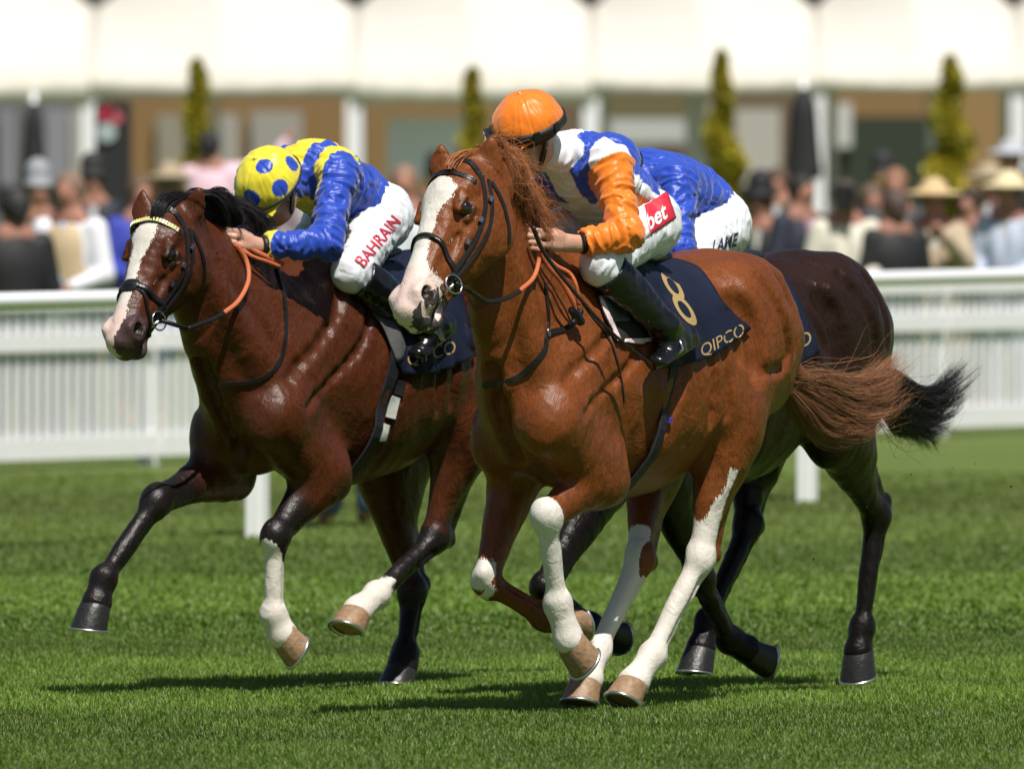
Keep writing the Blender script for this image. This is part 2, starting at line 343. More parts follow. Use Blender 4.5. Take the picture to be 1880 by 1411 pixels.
def build_head(D, h, P, Nn, ears, fr, open_=.0, sc=1.0, g=1.2):
    a, n, l = fr; R = np.array([a, n, l])
    sg = sc*g; hp = lambda t, q, w: P+a*t*sc+(n*q+l*w)*sg
    # long tube of skull (centre n, half width along l, half height along n)
    rows = [(-.04, -.085, .062, .085), (.03, -.085, .07, .105), (.10, -.085, .078, .118), (.18, -.092, .079, .118), (.26, -.088, .068, .104),
            (.34, -.074, .056, .083), (.42, -.062, .047, .066), (.50, -.055, .045, .054), (.56, -.050, .045, .047), (.585, -.048, .036, .036)]
    D.chain([tuple(hp(t, q, 0))+(w*sg, hh*sg) for t, q, w, hh in rows], k=.02, side=l, sub=3)
    D.chain([tuple(hp(t, q, 0))+(w*sg, hh*sg) for t, q, w, hh in [(.02, .0, .05, .02), (.12, .012, .062, .03), (.2, .004, .05, .022), (.34, -.008, .03, .018), (.5, -.022, .028, .018)]], k=.03, side=l, sub=3)
    for q in (-1, 1):
        D.ell(hp(.135, -.115, .05*q), (.125*sc, .105*sg, .036*sg), R, k=.03)                      # cheek
        D.ell(hp(.10, -.012, .062*q), (.05*sc, .028*sg, .026*sg), R, k=.02)                      # temple
        D.seg(hp(.15, .006, .07*q), hp(.205, -.004, .073*q), .018*sc, .015*sc, k=.014)            # upper orbit
        D.seg(hp(.165, -.052, .078*q), hp(.215, -.04, .076*q), .014*sc, .012*sc, k=.012)          # lower orbit
        D.ell(hp(.188, -.020, .104*q), (.027*sc, .0165*sg, .022*sg), R, k=.006, op='cut')
        D.seg(hp(.160, -.004, .084*q), hp(.212, -.002, .080*q), .010*sc, k=.012)                  # lids
        D.seg(hp(.165, -.040, .082*q), hp(.212, -.036, .079*q), .009*sc, k=.012)
        D.seg(hp(.225, -.07, .068*q), hp(.36, -.075, .046*q), .012*sc, .007*sc, k=.018)           # facial crest
        D.seg(hp(.24, -.012, .045*q), hp(.50, -.03, .03*q), .013*sc, .013*sc, k=.02)
        D.ell(hp(.33, -.05, .058*q), (.07*sc, .012*sg, .008*sg), R, k=.02, op='cut')
        # nostril
        D.ell(hp(.535, -.045, .036*q), (.055*sc, .044*sg, .029*sg), R, k=.016)
        D.seg(hp(.492, -.018, .046*q), hp(.548, -.012, .045*q), .009*sc, .011*sc, k=.01)
        D.seg(hp(.548, -.012, .045*q), hp(.56, -.055, .052*q), .011*sc, .010*sc, k=.01)
        D.seg(hp(.56, -.055, .052*q), hp(.512, -.062, .054*q), .010*sc, .008*sc, k=.01)
        D.ell(hp(.530, -.038, .068*q), (.033*sc, .020*sg, .034*sg), np.array([unit(a+n*.35), unit(n-a*.35), l]), k=.006, op='cut')
    D.ell(hp(.592, -.055, 0), (.03*sc, .045*sg, .042*sg), R, k=.018)                              # upper lip
    D.ell(hp(.585, -.09, 0), (.04*sc, .022*sg, .04*sg), R, k=.014)
    D.ell(hp(.545, -.125-open_, 0), (.04*sc, .024*sg, .033*sg), R, k=.012)                        # lower lip & chin
    D.seg(hp(.50, -.12-open_*.5, 0), hp(.36, -.125, 0), (.028*sc, .022*sc), (.035*sc, .03*sc), side=l, k=.02)
    D.ell(hp(.52, -.1, 0), (.062*sc, .0045*sg, .07*sg), R, k=.005, op='cut')                      # mouth line
    for (b, tip, q) in ears:
        ax = unit(tip-b); L = np.linalg.norm(tip-b)
        face = unit(Q3(1, .35, .1)+l*(.25*q)); face = unit(face-ax*(face@ax)); sd = np.cross(ax, face)
        pts = [(-.12, .036, .03), (.05, .036, .027), (.22, .044, .024), (.45, .041, .019), (.68, .028, .014), (.88, .014, .010), (1.0, .003, .005)]
        D.chain([tuple(b+ax*L*t)+(w_*sc, hh*sc) for t, w_, hh in pts], k=.018, side=sd, sub=3)
        D.chain([tuple(b+ax*L*t+face*.014)+(w_*sc, hh*sc) for t, w_, hh in [(.22, .004, .004), (.4, .016, .011), (.65, .013, .009), (.88, .004, .004)]], k=.005, side=sd, sub=3) if False else None
        for i in range(0):
            t0, t1 = .15+.11*i, .15+.11*(i+1); w0 = .029*(1-abs(t0-.4)*1.2); w1 = .029*(1-abs(t1-.4)*1.2)
            D.seg(b+ax*L*t0+face*.027, b+ax*L*t1+face*(.027-.0015*i), (max(w0, .004), .018), (max(w1, .003), .016), side=sd, k=.004, op='cut')
    return hp
def fore(D, J):
    sh, el, kn, fe, co, so = [np.asarray(J[i], float) for i in range(6)]; v = np.sign(kn[1]) or 1
    def back(a, b): ax = unit(b-a); sd = unit(Q3(0, 1, 0)-ax*ax[1]); return np.cross(sd, ax)
    D.seg(sh, el, (.075, .12), (.062, .10), k=.07)
    ax = kn-el; bk = back(el, kn)
    D.chain([tuple(el+ax*t+bk*o)+(w_, hh) for t, o, w_, hh in [(-.08, .0, .05, .08), (.1, .0, .062, .09), (.3, -.004, .058, .078), (.55, -.004, .046, .060), (.8, 0, .037, .047), (1, 0, .037, .043)]], k=.05)
    D.ell(el+bk*.055+ax*(-.05), (.05, .04, .05), k=.05)                                          # point of elbow
    D.seg(el+ax*.1-bk*.05+Q3(0, .01*v, 0), el+ax*.55-bk*.025, (.03, .03), (.016, .016), k=.035)   # extensor
    D.seg(el+ax*.12+bk*.03+Q3(0, .035*v, 0), el+ax*.8+bk*.022+Q3(0, .014*v, 0), (.02, .03), (.009, .012), k=.02)
    k0 = kn; axn = unit(ax); cn = unit(fe-kn); bc = back(kn, fe)
    D.ell(kn-bc*.0, (.054, .042, .044), np.array([cn, Q3(0, 1, 0), bc]), k=.025)
    D.seg(kn-unit(bk+bc)*.02-axn*.03, kn-unit(bk+bc)*.018+cn*.03, (.030, .026), (.026, .022), k=.02)
    D.ell(kn+bc*.034-cn*.01, (.032, .022, .022), np.array([cn, Q3(0, 1, 0), bc]), k=.02)
    cannon(D, kn, fe, bc, co, so)
def cannon(D, kn, fe, bc, co, so, w=1.0):
    D.seg(kn, fe, (.033, .033), (.028, .028), k=.035)
    D.seg(kn+bc*.028, fe+bc*.021, (.019, .014), (.018, .015), k=.008)
    D.ell(fe, (.036, .039, .040), k=.03); D.ell(fe+bc*.026, (.020, .028, .020), k=.018)
    ax = unit(co-fe); sd = unit(Q3(0, 1, 0)-ax*ax[1]); b2 = np.cross(sd, ax)
    D.seg(fe, co, (.034, .036), (.041, .045), k=.03); D.ell(co-ax*.006, (.040, .042, .034), k=.03)
    for q in (-1, 1): D.seg(kn*.8+fe*.2+bc*.016+Q3(0, .040*q, 0), kn*.15+fe*.85+bc*.012+Q3(0, .036*q, 0), .012, .011, k=.009, op='cut')
    D.seg(fe+b2*.022, co+b2*.018, (.018, .014), (.022, .018), k=.014)
def hind(D, J):
    hip, st, ho, fe, co, so = [np.asarray(J[i], float) for i in range(6)]; v = np.sign(ho[1]) or 1
    def back(a, b): ax = unit(b-a); sd = unit(Q3(0, 1, 0)-ax*ax[1]); return np.cross(sd, ax)
    D.seg(hip, st, (.12, .20), (.085, .135), k=.09)
    ax = ho-st; bk = back(st, ho)
    D.chain([tuple(st+ax*t+bk*o)+(w_, hh) for t, o, w_, hh in [(-.05, .02, .07, .11), (.15, .015, .07, .105), (.35, .008, .06, .085), (.6, 0, .045, .06), (.82, -.004, .036, .044), (1, 0, .038, .044)]], k=.06)
    D.ell(st-bk*.07, (.05, .05, .06), k=.05)                                                      # patella
    D.seg(st+ax*.12-bk*.05+Q3(0, .02*v, 0), st+ax*.6-bk*.02+Q3(0, .01*v, 0), (.03, .035), (.014, .016), k=.03)
    bc = back(ho, fe); cn = unit(fe-ho); pt = ho+unit(bk*.6+bc*.6)*.075-unit(ax)*.035
    D.seg(st+ax*.3+bk*.075, pt, (.035, .035), (.016, .018), k=.03)                                # achilles
    D.seg(pt, ho+bc*.02+cn*.02, (.022, .024), (.028, .026), k=.022); D.ell(pt, (.024, .024, .026), k=.02)
    D.ell(ho, (.05, .043, .048), np.array([cn, Q3(0, 1, 0), bc]), k=.025)
    D.ell(ho-bc*.028-cn*.0, (.034, .026, .022), np.array([cn, Q3(0, 1, 0), bc]), k=.02)
    D.seg(ho+bc*.02, ho+cn*.14+bc*.02, (.026, .022), (.02, .015), k=.02)
    cannon(D, ho, fe, bc, co, so)
def legcoord(P, J, front=False):
    """position along joints 1..4 (1 = knee/hock at value 1) and distance, and how far to the front of the limb"""
    best = np.full(len(P), 9.); crd = np.zeros(len(P)); fr = np.zeros(len(P))
    for i in range(1, 4 if len(J) < 6 else 5):
        a, b = np.asarray(J[i], float), np.asarray(J[i+1], float); ax = b-a; L2 = ax@ax; t = np.clip(((P-a)@ax)/L2, 0, 1)
        d = np.linalg.norm(P-a-t[:, None]*ax, axis=1); bk = np.cross(unit(Q3(0, 1, 0)-unit(ax)*unit(ax)[1]), unit(ax))
        m = d < best; best[m] = d[m]; crd[m] = (i-1)+t[m]; fr[m] = -((P-a)@bk)[m]
    return crd, best, fr
def hoof(name, co, so, parent, m_h, m_s, sc=1.0, shoe=True):
    ax = so-co; Lh = np.linalg.norm(ax); ax = ax/Lh; sd = unit(Q3(0, 1, 0)-ax*ax[1]); f = -np.cross(sd, ax)
    v = []; n = 28; prof = [(-.16, .043, .047, -.004), (.0, .050, .053, 0), (.25, .053, .056, .008), (.6, .056, .059, .017), (.93, .060, .063, .024), (1.0, .0605, .0635, .025)]
    for t, w_, l_, o in prof:
        for i in range(n):
            A = 2*math.pi*i/n; x = math.cos(A); y = math.sin(A)
            if x < -.55: x = -.55-(abs(x)-.55)*.45
            v.append(co+ax*Lh*t+f*(l_*x+o)*sc+sd*w_*y*sc)
    F_ = [(r*n+i, r*n+(i+1) % n, (r+1)*n+(i+1) % n, (r+1)*n+i) for r in range(len(prof)-1) for i in range(n)]
    b0 = len(v)
    for i in range(n):
        A = 2*math.pi*i/n; x = math.cos(A); y = math.sin(A)
        if x < -.55: x = -.55-(abs(x)-.55)*.45
        v.append(co+ax*Lh*.93+f*(.052*x+.026)*sc+sd*.05*y*sc)
    F_ += [((len(prof)-1)*n+i, (len(prof)-1)*n+(i+1) % n, b0+(i+1) % n, b0+i) for i in range(n)]
    v.append(co+ax*Lh*.86+f*.02); c = len(v)-1; F_ += [(b0+i, b0+(i+1) % n, c) for i in range(n)]
    v.append(co+ax*Lh*(-.3)); c = len(v)-1; F_ += [((i+1) % n, i, c) for i in range(n)]
    o = mesh(name, v, F_, m_h, parent)
    if shoe:
        pts = []
        for i in range(-19, 20):
            A = math.pi*.78*i/19; x = math.cos(A); y = math.sin(A)
            pts.append(co+ax*(Lh+.003)+f*(.0585*x+.028)*sc+sd*.056*y*sc)
        MB().tube(pts, 1, 4, flat=(.0085, .0042), nrm=[ax]*len(pts)).build('horseshoe', m_s, o)
    return o
M['hoof_pale'] = mat('hoof_pale', (.27, .165, .09), .5, bump=.5, scale=45, var=.6)
M['hoof_dark'] = mat('hoof_dark', (.018, .017, .017), .42, bump=.3, scale=60, var=.3)
M['shoe'] = mat('shoe', (.55, .56, .58), .3, metal=.9)
M['eye'] = mat('eye', (.008, .005, .004), .04, coat=1)
for k_, r_ in (('chestnut', .42), ('bay', .38), ('dark', .36)): M[k_] = coat_mat('coat_'+k_, r_, spec=.27 if k_ != 'dark' else .2)

def build_horse(h, spec):
    root = empty('horse', tuple(h.O), h.rz); tag(root, spec['label'], 'racehorse', 'racehorses galloping past')
    H = h.H; zo = spec.get('zo', 0)
    ch = spec['chest_u']; L = spec.get('len', 1.64)
    st = lambda s_: ch-s_*L/1.64
    T = [(0.02, 1.20, 1.00, .10), (.07, 1.30, .90, .155), (.17, 1.41, .84, .20), (.32, 1.53, .78, .215), (.50, 1.585, .75, .235), (.68, 1.55, .745, .265), (.88, 1.505, .795, .280),
         (1.06, 1.515, .905, .262), (1.22, 1.56, 1.0, .255), (1.36, 1.575, 1.02, .25), (1.50, 1.525, 1.07, .215), (1.61, 1.42, 1.14, .13)]
    dz = spec.get('dz', lambda s_: 0)
    jn = [np.array(q[:3]) for k in ('LF', 'RF', 'LH', 'RH') for q in spec[k]]
    allp = np.array(jn+[Q3(st(1.75), -.45, 1.7+zo), Q3(st(0), .45, .8), spec['poll'], spec['nose']]+[e for q in spec['ears'] for e in q[:2]])
    D = SDF(allp.min(0)-.14, allp.max(0)+.14, VOX)
    D.chain([(st(s_), 0, (zt+zb)/2+zo+dz(s_), w_, (zt-zb)/2) for s_, zt, zb, w_ in T], k=.03, sub=4)
    Z = lambda s_, y, z_: Q3(st(s_), y, z_+zo+dz(s_))
    D.seg(Z(.42, 0, 1.50), Z(.72, 0, 1.46), (.05, .09), (.06, .07), k=.07)                     # withers
    for q in (-1, 1):
        A = spec['LF' if q > 0 else 'RF']; B = spec['LH' if q > 0 else 'RH']; sh = np.asarray(A[0])
        D.seg(Z(.48, .10*q, 1.44), sh, (.05, .10), (.08, .10), k=.05)                          # shoulder blade
        D.seg(Z(.50, .12*q, 1.36), sh+Q3(-.10, .02*q, .04), (.055, .04), (.06, .055), k=.02)
        D.ell(sh+Q3(.0, -.01*q, .0), (.085, .08, .10), k=.03)
        D.seg(sh+Q3(.02, -.045*q, -.03), np.asarray(A[1])*.75+sh*.25+Q3(.06, -.03*q, 0), (.06, .06), (.045, .05), k=.02)   # pectoral
        D.ell(Z(.44, .155*q, 1.10), (.13, .08, .15), k=.025)                                    # triceps
        D.ell(Z(1.18, .165*q, 1.42), (.09, .07, .07), k=.06)                                    # point of hip
        D.ell(Z(1.36, .12*q, 1.42), (.22, .12, .15), k=.05)
        D.ell(Z(1.47, .13*q, 1.24), (.15, .11, .22), k=.05)
        hp_ = np.asarray(B[0]); stf = np.asarray(B[1]); hk = np.asarray(B[2])
        D.seg(Z(1.56, .10*q, 1.30), stf*.62+hk*.38+Q3(-.05, 0, .03), (.085, .115), (.055, .075), k=.09)    # hamstring
        D.seg(Z(1.45, .17*q, 1.40), stf*.75+hk*.25+Q3(-.03, .02*q, .0), (.055, .075), (.04, .05), k=.03)
        D.seg(Z(1.15, .17*q, 1.36), stf+Q3(.02, 0, .03), (.03, .06), (.04, .06), k=.05)                  # flank fold
        D.f = spec.get('fat', 1.12); fore(D, A); hind(D, B); D.f = 1.0
    G_ = lambda *p: [(st(a_), b_+zo) for a_, b_ in p]
    grooves = []
    for q in (-1, 1):
        A = spec['LF' if q > 0 else 'RF']; B = spec['LH' if q > 0 else 'RH']; sh = np.asarray(A[0]); stf = np.asarray(B[1])
        grooves += [(q, G_((.62, 1.47), (.66, 1.30), (.63, 1.12), (.56, .96)), .020, .035), (q, G_((.40, 1.50), (.30, 1.34))+[(sh[0]-.01, sh[2]+.13)], .016, .03),
            (q, G_((.52, 1.40), (.40, 1.22))+[(sh[0]-.07, sh[2]+.02)], .014, .025), (q, G_((1.24, 1.50), (1.33, 1.36), (1.38, 1.20))+[(stf[0]-.06, stf[2]+.16)], .014, .03),
            (q, G_((1.40, 1.50), (1.46, 1.38), (1.47, 1.24)), .012, .028), (q, G_((1.08, 1.42), (1.13, 1.30), (1.14, 1.16)), .026, .06),
            (q, G_((.78, 1.34), (.84, 1.16), (.86, 1.0)), .012, .03), (q, G_((.88, 1.34), (.94, 1.18), (.96, 1.02)), .012, .03), (q, G_((.98, 1.36), (1.03, 1.22)), .012, .03)]
    # neck
    rows = []
    for cr, thr, wd in spec['neck']:
        c = (cr+thr)/2; rows.append(tuple(c)+(wd, np.linalg.norm(cr-thr)/2))
    D.chain(rows, k=.06, sub=4)
    for q in (-1, 1):                                                                            # jugular groove, brachiocephalic muscle
        c1 = spec['neck'][0]; c3 = spec['neck'][-1]
        a_ = c1[0]*.35+c1[1]*.65+Q3(0, .05*q, 0); b_ = np.asarray(spec['LF' if q > 0 else 'RF'][0])+Q3(-.02, -.02*q, .08)
        D.seg(a_, b_, (.035, .04), (.055, .07), k=.04)
        D.seg(c1[0]*.1+c1[1]*.9+Q3(0, .045*q, 0), c3[1]*.9+c3[0]*.1+Q3(0, .06*q, 0), (.02, .022), (.03, .03), k=.03)
    for q, gp_, r_, k_ in grooves: D.groove(gp_, q, r_, k_)
    for z_ in np.arange(.86, 1.22, .03):                                                          # furrow down the middle of the breast
        row = D.d[:, int(round((0-D.lo[1])/D.vox)), int(round((z_+zo-D.lo[2])/D.vox))] < 0; ix = np.nonzero(row)[0]
        if len(ix): D.ell((D.lo[0]+D.vox*ix.max()+.008, 0, z_+zo), (.03, .022, .03), k=.035, op='cut')
    fr = head_frame(h, spec['poll'], spec['nose'], spec.get('twist', 0), spec.get('lean', 0))
    a, n, l = fr; sc = np.linalg.norm(spec['nose']-spec['poll'])/.60
    hp = build_head(D, h, spec['poll'], spec['nose'], spec['ears'], fr, spec.get('open', 0), sc, spec.get('g', 1.2))
    P, Fq = D.mesh(); del D.d
    P = relax(P, Fq, 1, .4); nr = vnormals(P, Fq)
    # skin folds where the flank, elbow and stifle stretch
    fold = np.zeros(len(P))
    for q in (-1, 1):
        for c, r_, ang in [(Z(1.22, .2*q, 1.18), .19, (6, 1, 16)), (np.asarray(spec['LF' if q > 0 else 'RF'][1])+Q3(0, 0, .07), .10, (8, 1, 22))]:
            wgt = np.exp(-((P-c)**2).sum(1)/(r_*r_)); fold += wgt*perlin(P*np.array([7, 2, 45.])+np.array([0, 0, 0])+P[:, [2, 0, 0]]*np.array([0, 0, 26.]))*.006
    rdg = lambda q: 1-np.abs(perlin(q))*2; muscle = perlin(P*6.5)*.005+rdg(P*np.array([7, 5, 4.])+3)*.0055*smooth(.55, .8, P[:, 2])+rdg(P*np.array([16, 9, 9.])+8)*.0022
    hd = np.linalg.norm(P-hp(.3, -.05, 0), axis=1) < .36
    P = P+nr*np.where(hd, perlin(P*30)*.0012+perlin(P*14+2)*.002, muscle)[:, None]
    # local head coordinates
    rel = (P-spec['poll'])/sc; g_ = spec.get('g', 1.2); ht, hn, hl = rel@a, (rel@n)/g_, (rel@l)/g_
    col, white = spec['paint'](P, ht, hn, hl)
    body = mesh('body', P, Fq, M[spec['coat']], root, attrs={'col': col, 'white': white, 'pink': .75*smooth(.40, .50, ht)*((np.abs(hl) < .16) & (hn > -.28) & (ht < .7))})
    tree = bvh(P, Fq)
    for i, k in enumerate(('LF', 'RF', 'LH', 'RH')):
        so_ = np.asarray(spec[k][5], float); co = np.asarray(spec[k][4], float); so_ = co+unit(so_-co)*max(.07, min(.09, np.linalg.norm(so_-co)))
        hoof('hoof', co, so_, root, M['hoof_pale' if k in spec['pale'] else 'hoof_dark'], M['shoe'], 1.08)
    for q in (-1, 1):
        c = hp(.188, -.020, .0745*q); v, f = [], []
        bm = bmesh.new(); bmesh.ops.create_uvsphere(bm, u_segments=20, v_segments=14, radius=.0265*sc)
        v = [tuple(np.array(x.co)+c) for x in bm.verts]; f = [[y.index for y in x.verts] for x in bm.faces]; bm.free()
        mesh('eye', v, f, M['eye'], root)
    h.root = root; h.tree = tree; h.hp = hp; h.fr = fr; h.sc = sc; h.Z = Z; h.st = st; h.spec = spec; h.P = P
    return root

# ---- the chestnut in front
o1 = ground(1111, 1305.0); h1 = Horse(o1, 60)
H = h1.H
def whitefn_head(ht, hn, hl, wt):
    """blaze: half width as function of t, given as table (t, left edge, right edge)"""
    T_ = np.array(wt); lo = np.interp(ht, T_[:, 0], T_[:, 1]); hi = np.interp(ht, T_[:, 0], T_[:, 2])
    v = np.minimum(hl-lo, hi-hl); return np.where((hn > -.075) & (ht > T_[0, 0]-.02) & (ht < .66), v, -.1)
def paint1(P, ht, hn, hl):
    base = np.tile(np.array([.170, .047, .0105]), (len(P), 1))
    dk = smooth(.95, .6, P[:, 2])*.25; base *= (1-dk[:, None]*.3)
    w_ = whitefn_head(ht, hn, hl, [(.085, -.001, .001), (.10, -.03, .04), (.135, -.06, .065), (.175, -.06, .055), (.23, -.045, .032), (.33, -.045, .028), (.41, -.05, .035), (.46, -.055, .055), (.5, -.08, .08), (.62, -.1, .1)])
    hd = (np.abs(hl) < .16) & (hn > -.28) & (ht > -.08) & (ht < .68)
    w_ = np.where(hd & (P[:, 0] > h1.H(905, 600)[0]-.0), w_, -.1)
    # grey skin of lips and nostrils
    gz = (ht > .44) & (hn < -.03) & hd
    gm = smooth(-.30, .05, perlin(P*26)+.35*perlin(P*60))*smooth(-.015, -.05, hn)*smooth(.44, .5, ht)
    w_ = np.where(gz, np.where((ht > .47) & (hn > -.125), .03-gm*.06, w_), w_)
    nos = np.exp(-(((ht-.53)/.035)**2+((hn+.04)/.03)**2+((np.abs(hl)-.06)/.03)**2)*1.2)
    w_ = np.where(hd & (nos > .45), -.02, w_)
    greyc = np.array([.05, .042, .04]); g = (gz & hd & (ht > .46)); base[g] = greyc*(1+.6*perlin(P[g]*20)[:, None])
    base[hd & (nos > .45)] = (.02, .012, .012)
    ey = hd & (np.linalg.norm(np.stack([ht-.188, hn+.021, np.abs(hl)-.09], 1), axis=1) < .032); base[ey] *= .35
    for k, fn in (('LF', lambda c, f: np.minimum((c-.93)*.3, .06+f*.9+(c-1.0)*.35)), ('RF', lambda c, f: np.minimum(f*.9-.024, .030-np.abs(c-1.0)*.22)),
                  ('LH', lambda c, f: np.maximum((c-1.0)*.3, np.minimum((c-.36)*.3, .036-np.abs(f-.016)*.9+(c-.75)*.07+.018*perlin(P*np.array([22, 22, 9.]))))), ('RH', lambda c, f: np.maximum((c-1.14)*.3, np.minimum((c-.80)*.3, f*1.2-.022+.015*perlin(P*15))))):
        c_, d_, f_ = legcoord(P, SP1[k]); m = (d_ < .1) & (P[:, 2] < .85) & ((P[:, 1] > 0) == (k[0] == 'L'))
        w_ = np.where(m, fn(c_, f_), w_)
    return base, w_
SP1 = dict(label='bright chestnut racehorse with a broad white blaze and white legs, closest to the camera', coat='chestnut', pale=('LF', 'LH', 'RH', 'RF'),
    chest_u=H(950, 760)[0], len=1.66,
    LF=[H(1012, 770, .15), H(1108, 868, .165), H(1003, 948, .13), H(1024, 1106, .12), H(1046, 1176, .145), H(1078, 1203, .175)],
    RF=[H(920, 800, -.15), H(950, 860, -.165), H(892, 1068, -.16), H(1000, 1132, -.02), H(1034, 1140, .01), H(1062, 1130, .03)],
    LH=[H(1365, 590, .14), H(1335, 770, .20), H(1286, 1022, .16), H(1196, 1204, .08), H(1163, 1252, .075), H(1150, 1292, .07)],
    RH=[H(1290, 620, -.14), H(1190, 830, -.18), H(1176, 1022, -.03), H(1098, 1190, -.08), H(1076, 1248, -.075), H(1072, 1292, -.07)],
    neck=[(H(878, 296), H(900, 470), .07), (H(935, 340), H(905, 570), .085), (H(990, 410), H(912, 670), .11), (H(1045, 480), H(928, 770), .15), (H(1090, 530), H(950, 850), .17)],
    poll=H(844, 306), nose=H(727, 559), twist=.46, g=1.22, open=.0,
    ears=[(H(890, 322, .06), H(903, 256, .09), 1), (H(812, 325, -.06), H(810, 268, -.06), -1)], paint=paint1)
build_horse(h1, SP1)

# ---- the bay on the far rail side, leading on the left
o2 = ground(735, 1257)+0.08*np.array([math.sin(math.radians(57)), -math.cos(math.radians(57)), 0]); h2 = Horse(o2, 57); H = h2.H
def paint2(P, ht, hn, hl):
    base = np.tile(np.array([.078, .021, .0075]), (len(P), 1)); hd = (np.abs(hl) < .16) & (hn > -.28) & (ht > -.08) & (ht < .68)
    w_ = whitefn_head(ht, hn, hl, [(.095, -.035, .035), (.15, -.045, .04), (.19, -.03, .03), (.25, -.03, .016), (.36, -.032, .016), (.43, -.04, .018), (.5, -.05, .022), (.56, -.05, .015), (.62, -.04, .005)])
    w_ = np.where(hd & (P[:, 0] > h2.H(330, 600)[0]), w_, -.1)
    mz = smooth(.42, .5, ht)*hd; base = base*(1-mz[:, None])+np.array([.075, .042, .042])*mz[:, None]*(1+.3*perlin(P*40)[:, None])
    nos = np.exp(-(((ht-.53)/.035)**2+((hn+.04)/.03)**2+((np.abs(hl)-.06)/.03)**2)*1.2); base[hd & (nos > .45)] = (.015, .01, .01)
    w_ = np.where(hd & (nos > .45), -.02, w_)
    ey = hd & (np.linalg.norm(np.stack([ht-.188, hn+.021, np.abs(hl)-.09], 1), axis=1) < .036); base[ey] *= .3
    for k in ('LF', 'RF', 'LH', 'RH'):
        c_, d_, f_ = legcoord(P, SP2[k]); m = (d_ < .12) & (P[:, 2] < .95) & ((P[:, 1] > 0) == (k[0] == 'L'))
        b_ = smooth(.35, .75, c_+perlin(P*12)*.12) if k[1] == 'F' else smooth(.62, 1.0, c_-f_*2.5+perlin(P*12)*.12)
        b_ = b_*m; base = base*(1-b_[:, None])+np.array([.011, .008, .008])*b_[:, None]
        if k == 'LF': w_ = np.where(m, np.minimum((c_-1.22)*.3+f_*1.2-.01, 1), w_)
        if k == 'LH': w_ = np.where(m, (c_-1.80)*.3+perlin(P*25)*.03, w_)
    return base, w_
SP2 = dict(label='dark bay racehorse with a narrow white blaze, black legs and a yellow checked browband', coat='bay', pale=('LF', 'LH'),
    chest_u=H(440, 740)[0], len=1.66,
    LF=[H(505, 760, .15), H(598, 868, .165), H(505, 985, .13), H(502, 1128, .12), H(520, 1165, .14), H(546, 1180, .17)],
    RF=[H(400, 800, -.15), H(425, 858, -.165), H(287, 920, -.15), H(190, 1060, -.20), H(176, 1108, -.21), H(170, 1165, -.22)],
    LH=[H(905, 600, .14), H(850, 780, .18), H(798, 985, .12), H(692, 1092, .10), H(655, 1122, .10), H(644, 1160, .10)],
    RH=[H(790, 640, -.14), H(700, 850, -.18), H(757, 1085, -.10), H(744, 1195, -.08), H(738, 1222, -.08), H(735, 1256, -.08)],
    neck=[(H(322, 382), H(330, 510), .07), (H(372, 400), H(355, 590), .085), (H(440, 440), H(380, 680), .11), (H(520, 490), H(405, 770), .15), (H(590, 530), H(440, 840), .17)],
    poll=H(300, 392), nose=H(203, 618), twist=.1, g=1.32, open=.0,
    ears=[(H(348, 402, .06), H(366, 348, .10), 1), (H(262, 400, -.06), H(262, 350, -.07), -1)], paint=paint2)
build_horse(h2, SP2)
# ---- the dark brown horse tucked in behind
o3 = h1.O-h1.Lw*.60-h1.Fw*1.3; o3[2] = 0; h3 = Horse(o3, 60); H = h3.H
def paint3(P, ht, hn, hl):
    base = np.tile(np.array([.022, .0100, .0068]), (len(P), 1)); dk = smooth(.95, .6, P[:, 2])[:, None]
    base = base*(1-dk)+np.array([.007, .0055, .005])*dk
    return base, np.full(len(P), -.1)
SP3 = dict(label='near-black racehorse behind the chestnut, seen mostly by its hindquarters and black tail', coat='dark', pale=(),
    chest_u=H(1128, 760)[0], len=1.66, zo=-.01,
    LF=[H(1200, 770, .15), H(1222, 880, .165), H(1284, 1060, .13), H(1340, 1175, .12), H(1372, 1192, .15), H(1412, 1196, .19)],
    RF=[H(1110, 800, -.15), H(1105, 890, -.16), H(1000, 1080, -.13), H(1080, 1148, -.12), H(1108, 1158, -.12), H(1135, 1150, -.12)],
    LH=[H(1545, 600, .14), H(1530, 790, .18), H(1608, 945, .12), H(1582, 1152, .10), H(1576, 1196, .10), H(1582, 1240, .10)],
    RH=[H(1440, 620, -.14), H(1370, 820, -.17), H(1374, 962, -.10), H(1300, 1140, -.08), H(1286, 1190, -.08), H(1282, 1240, -.08)],
    neck=[(H(1060, 330), H(1060, 450), .07), (H(1110, 360), H(1070, 560), .085), (H(1170, 410), H(1090, 660), .11), (H(1230, 480), H(1110, 760), .15), (H(1280, 530), H(1140, 830), .17)],
    poll=H(1040, 325), nose=H(960, 560), open=.0,
    ears=[(H(1080, 345, .05), H(1086, 290, .07), 1), (H(1000, 345, -.05), H(1000, 300, -.06), -1)], paint=paint3)
build_horse(h3, SP3)
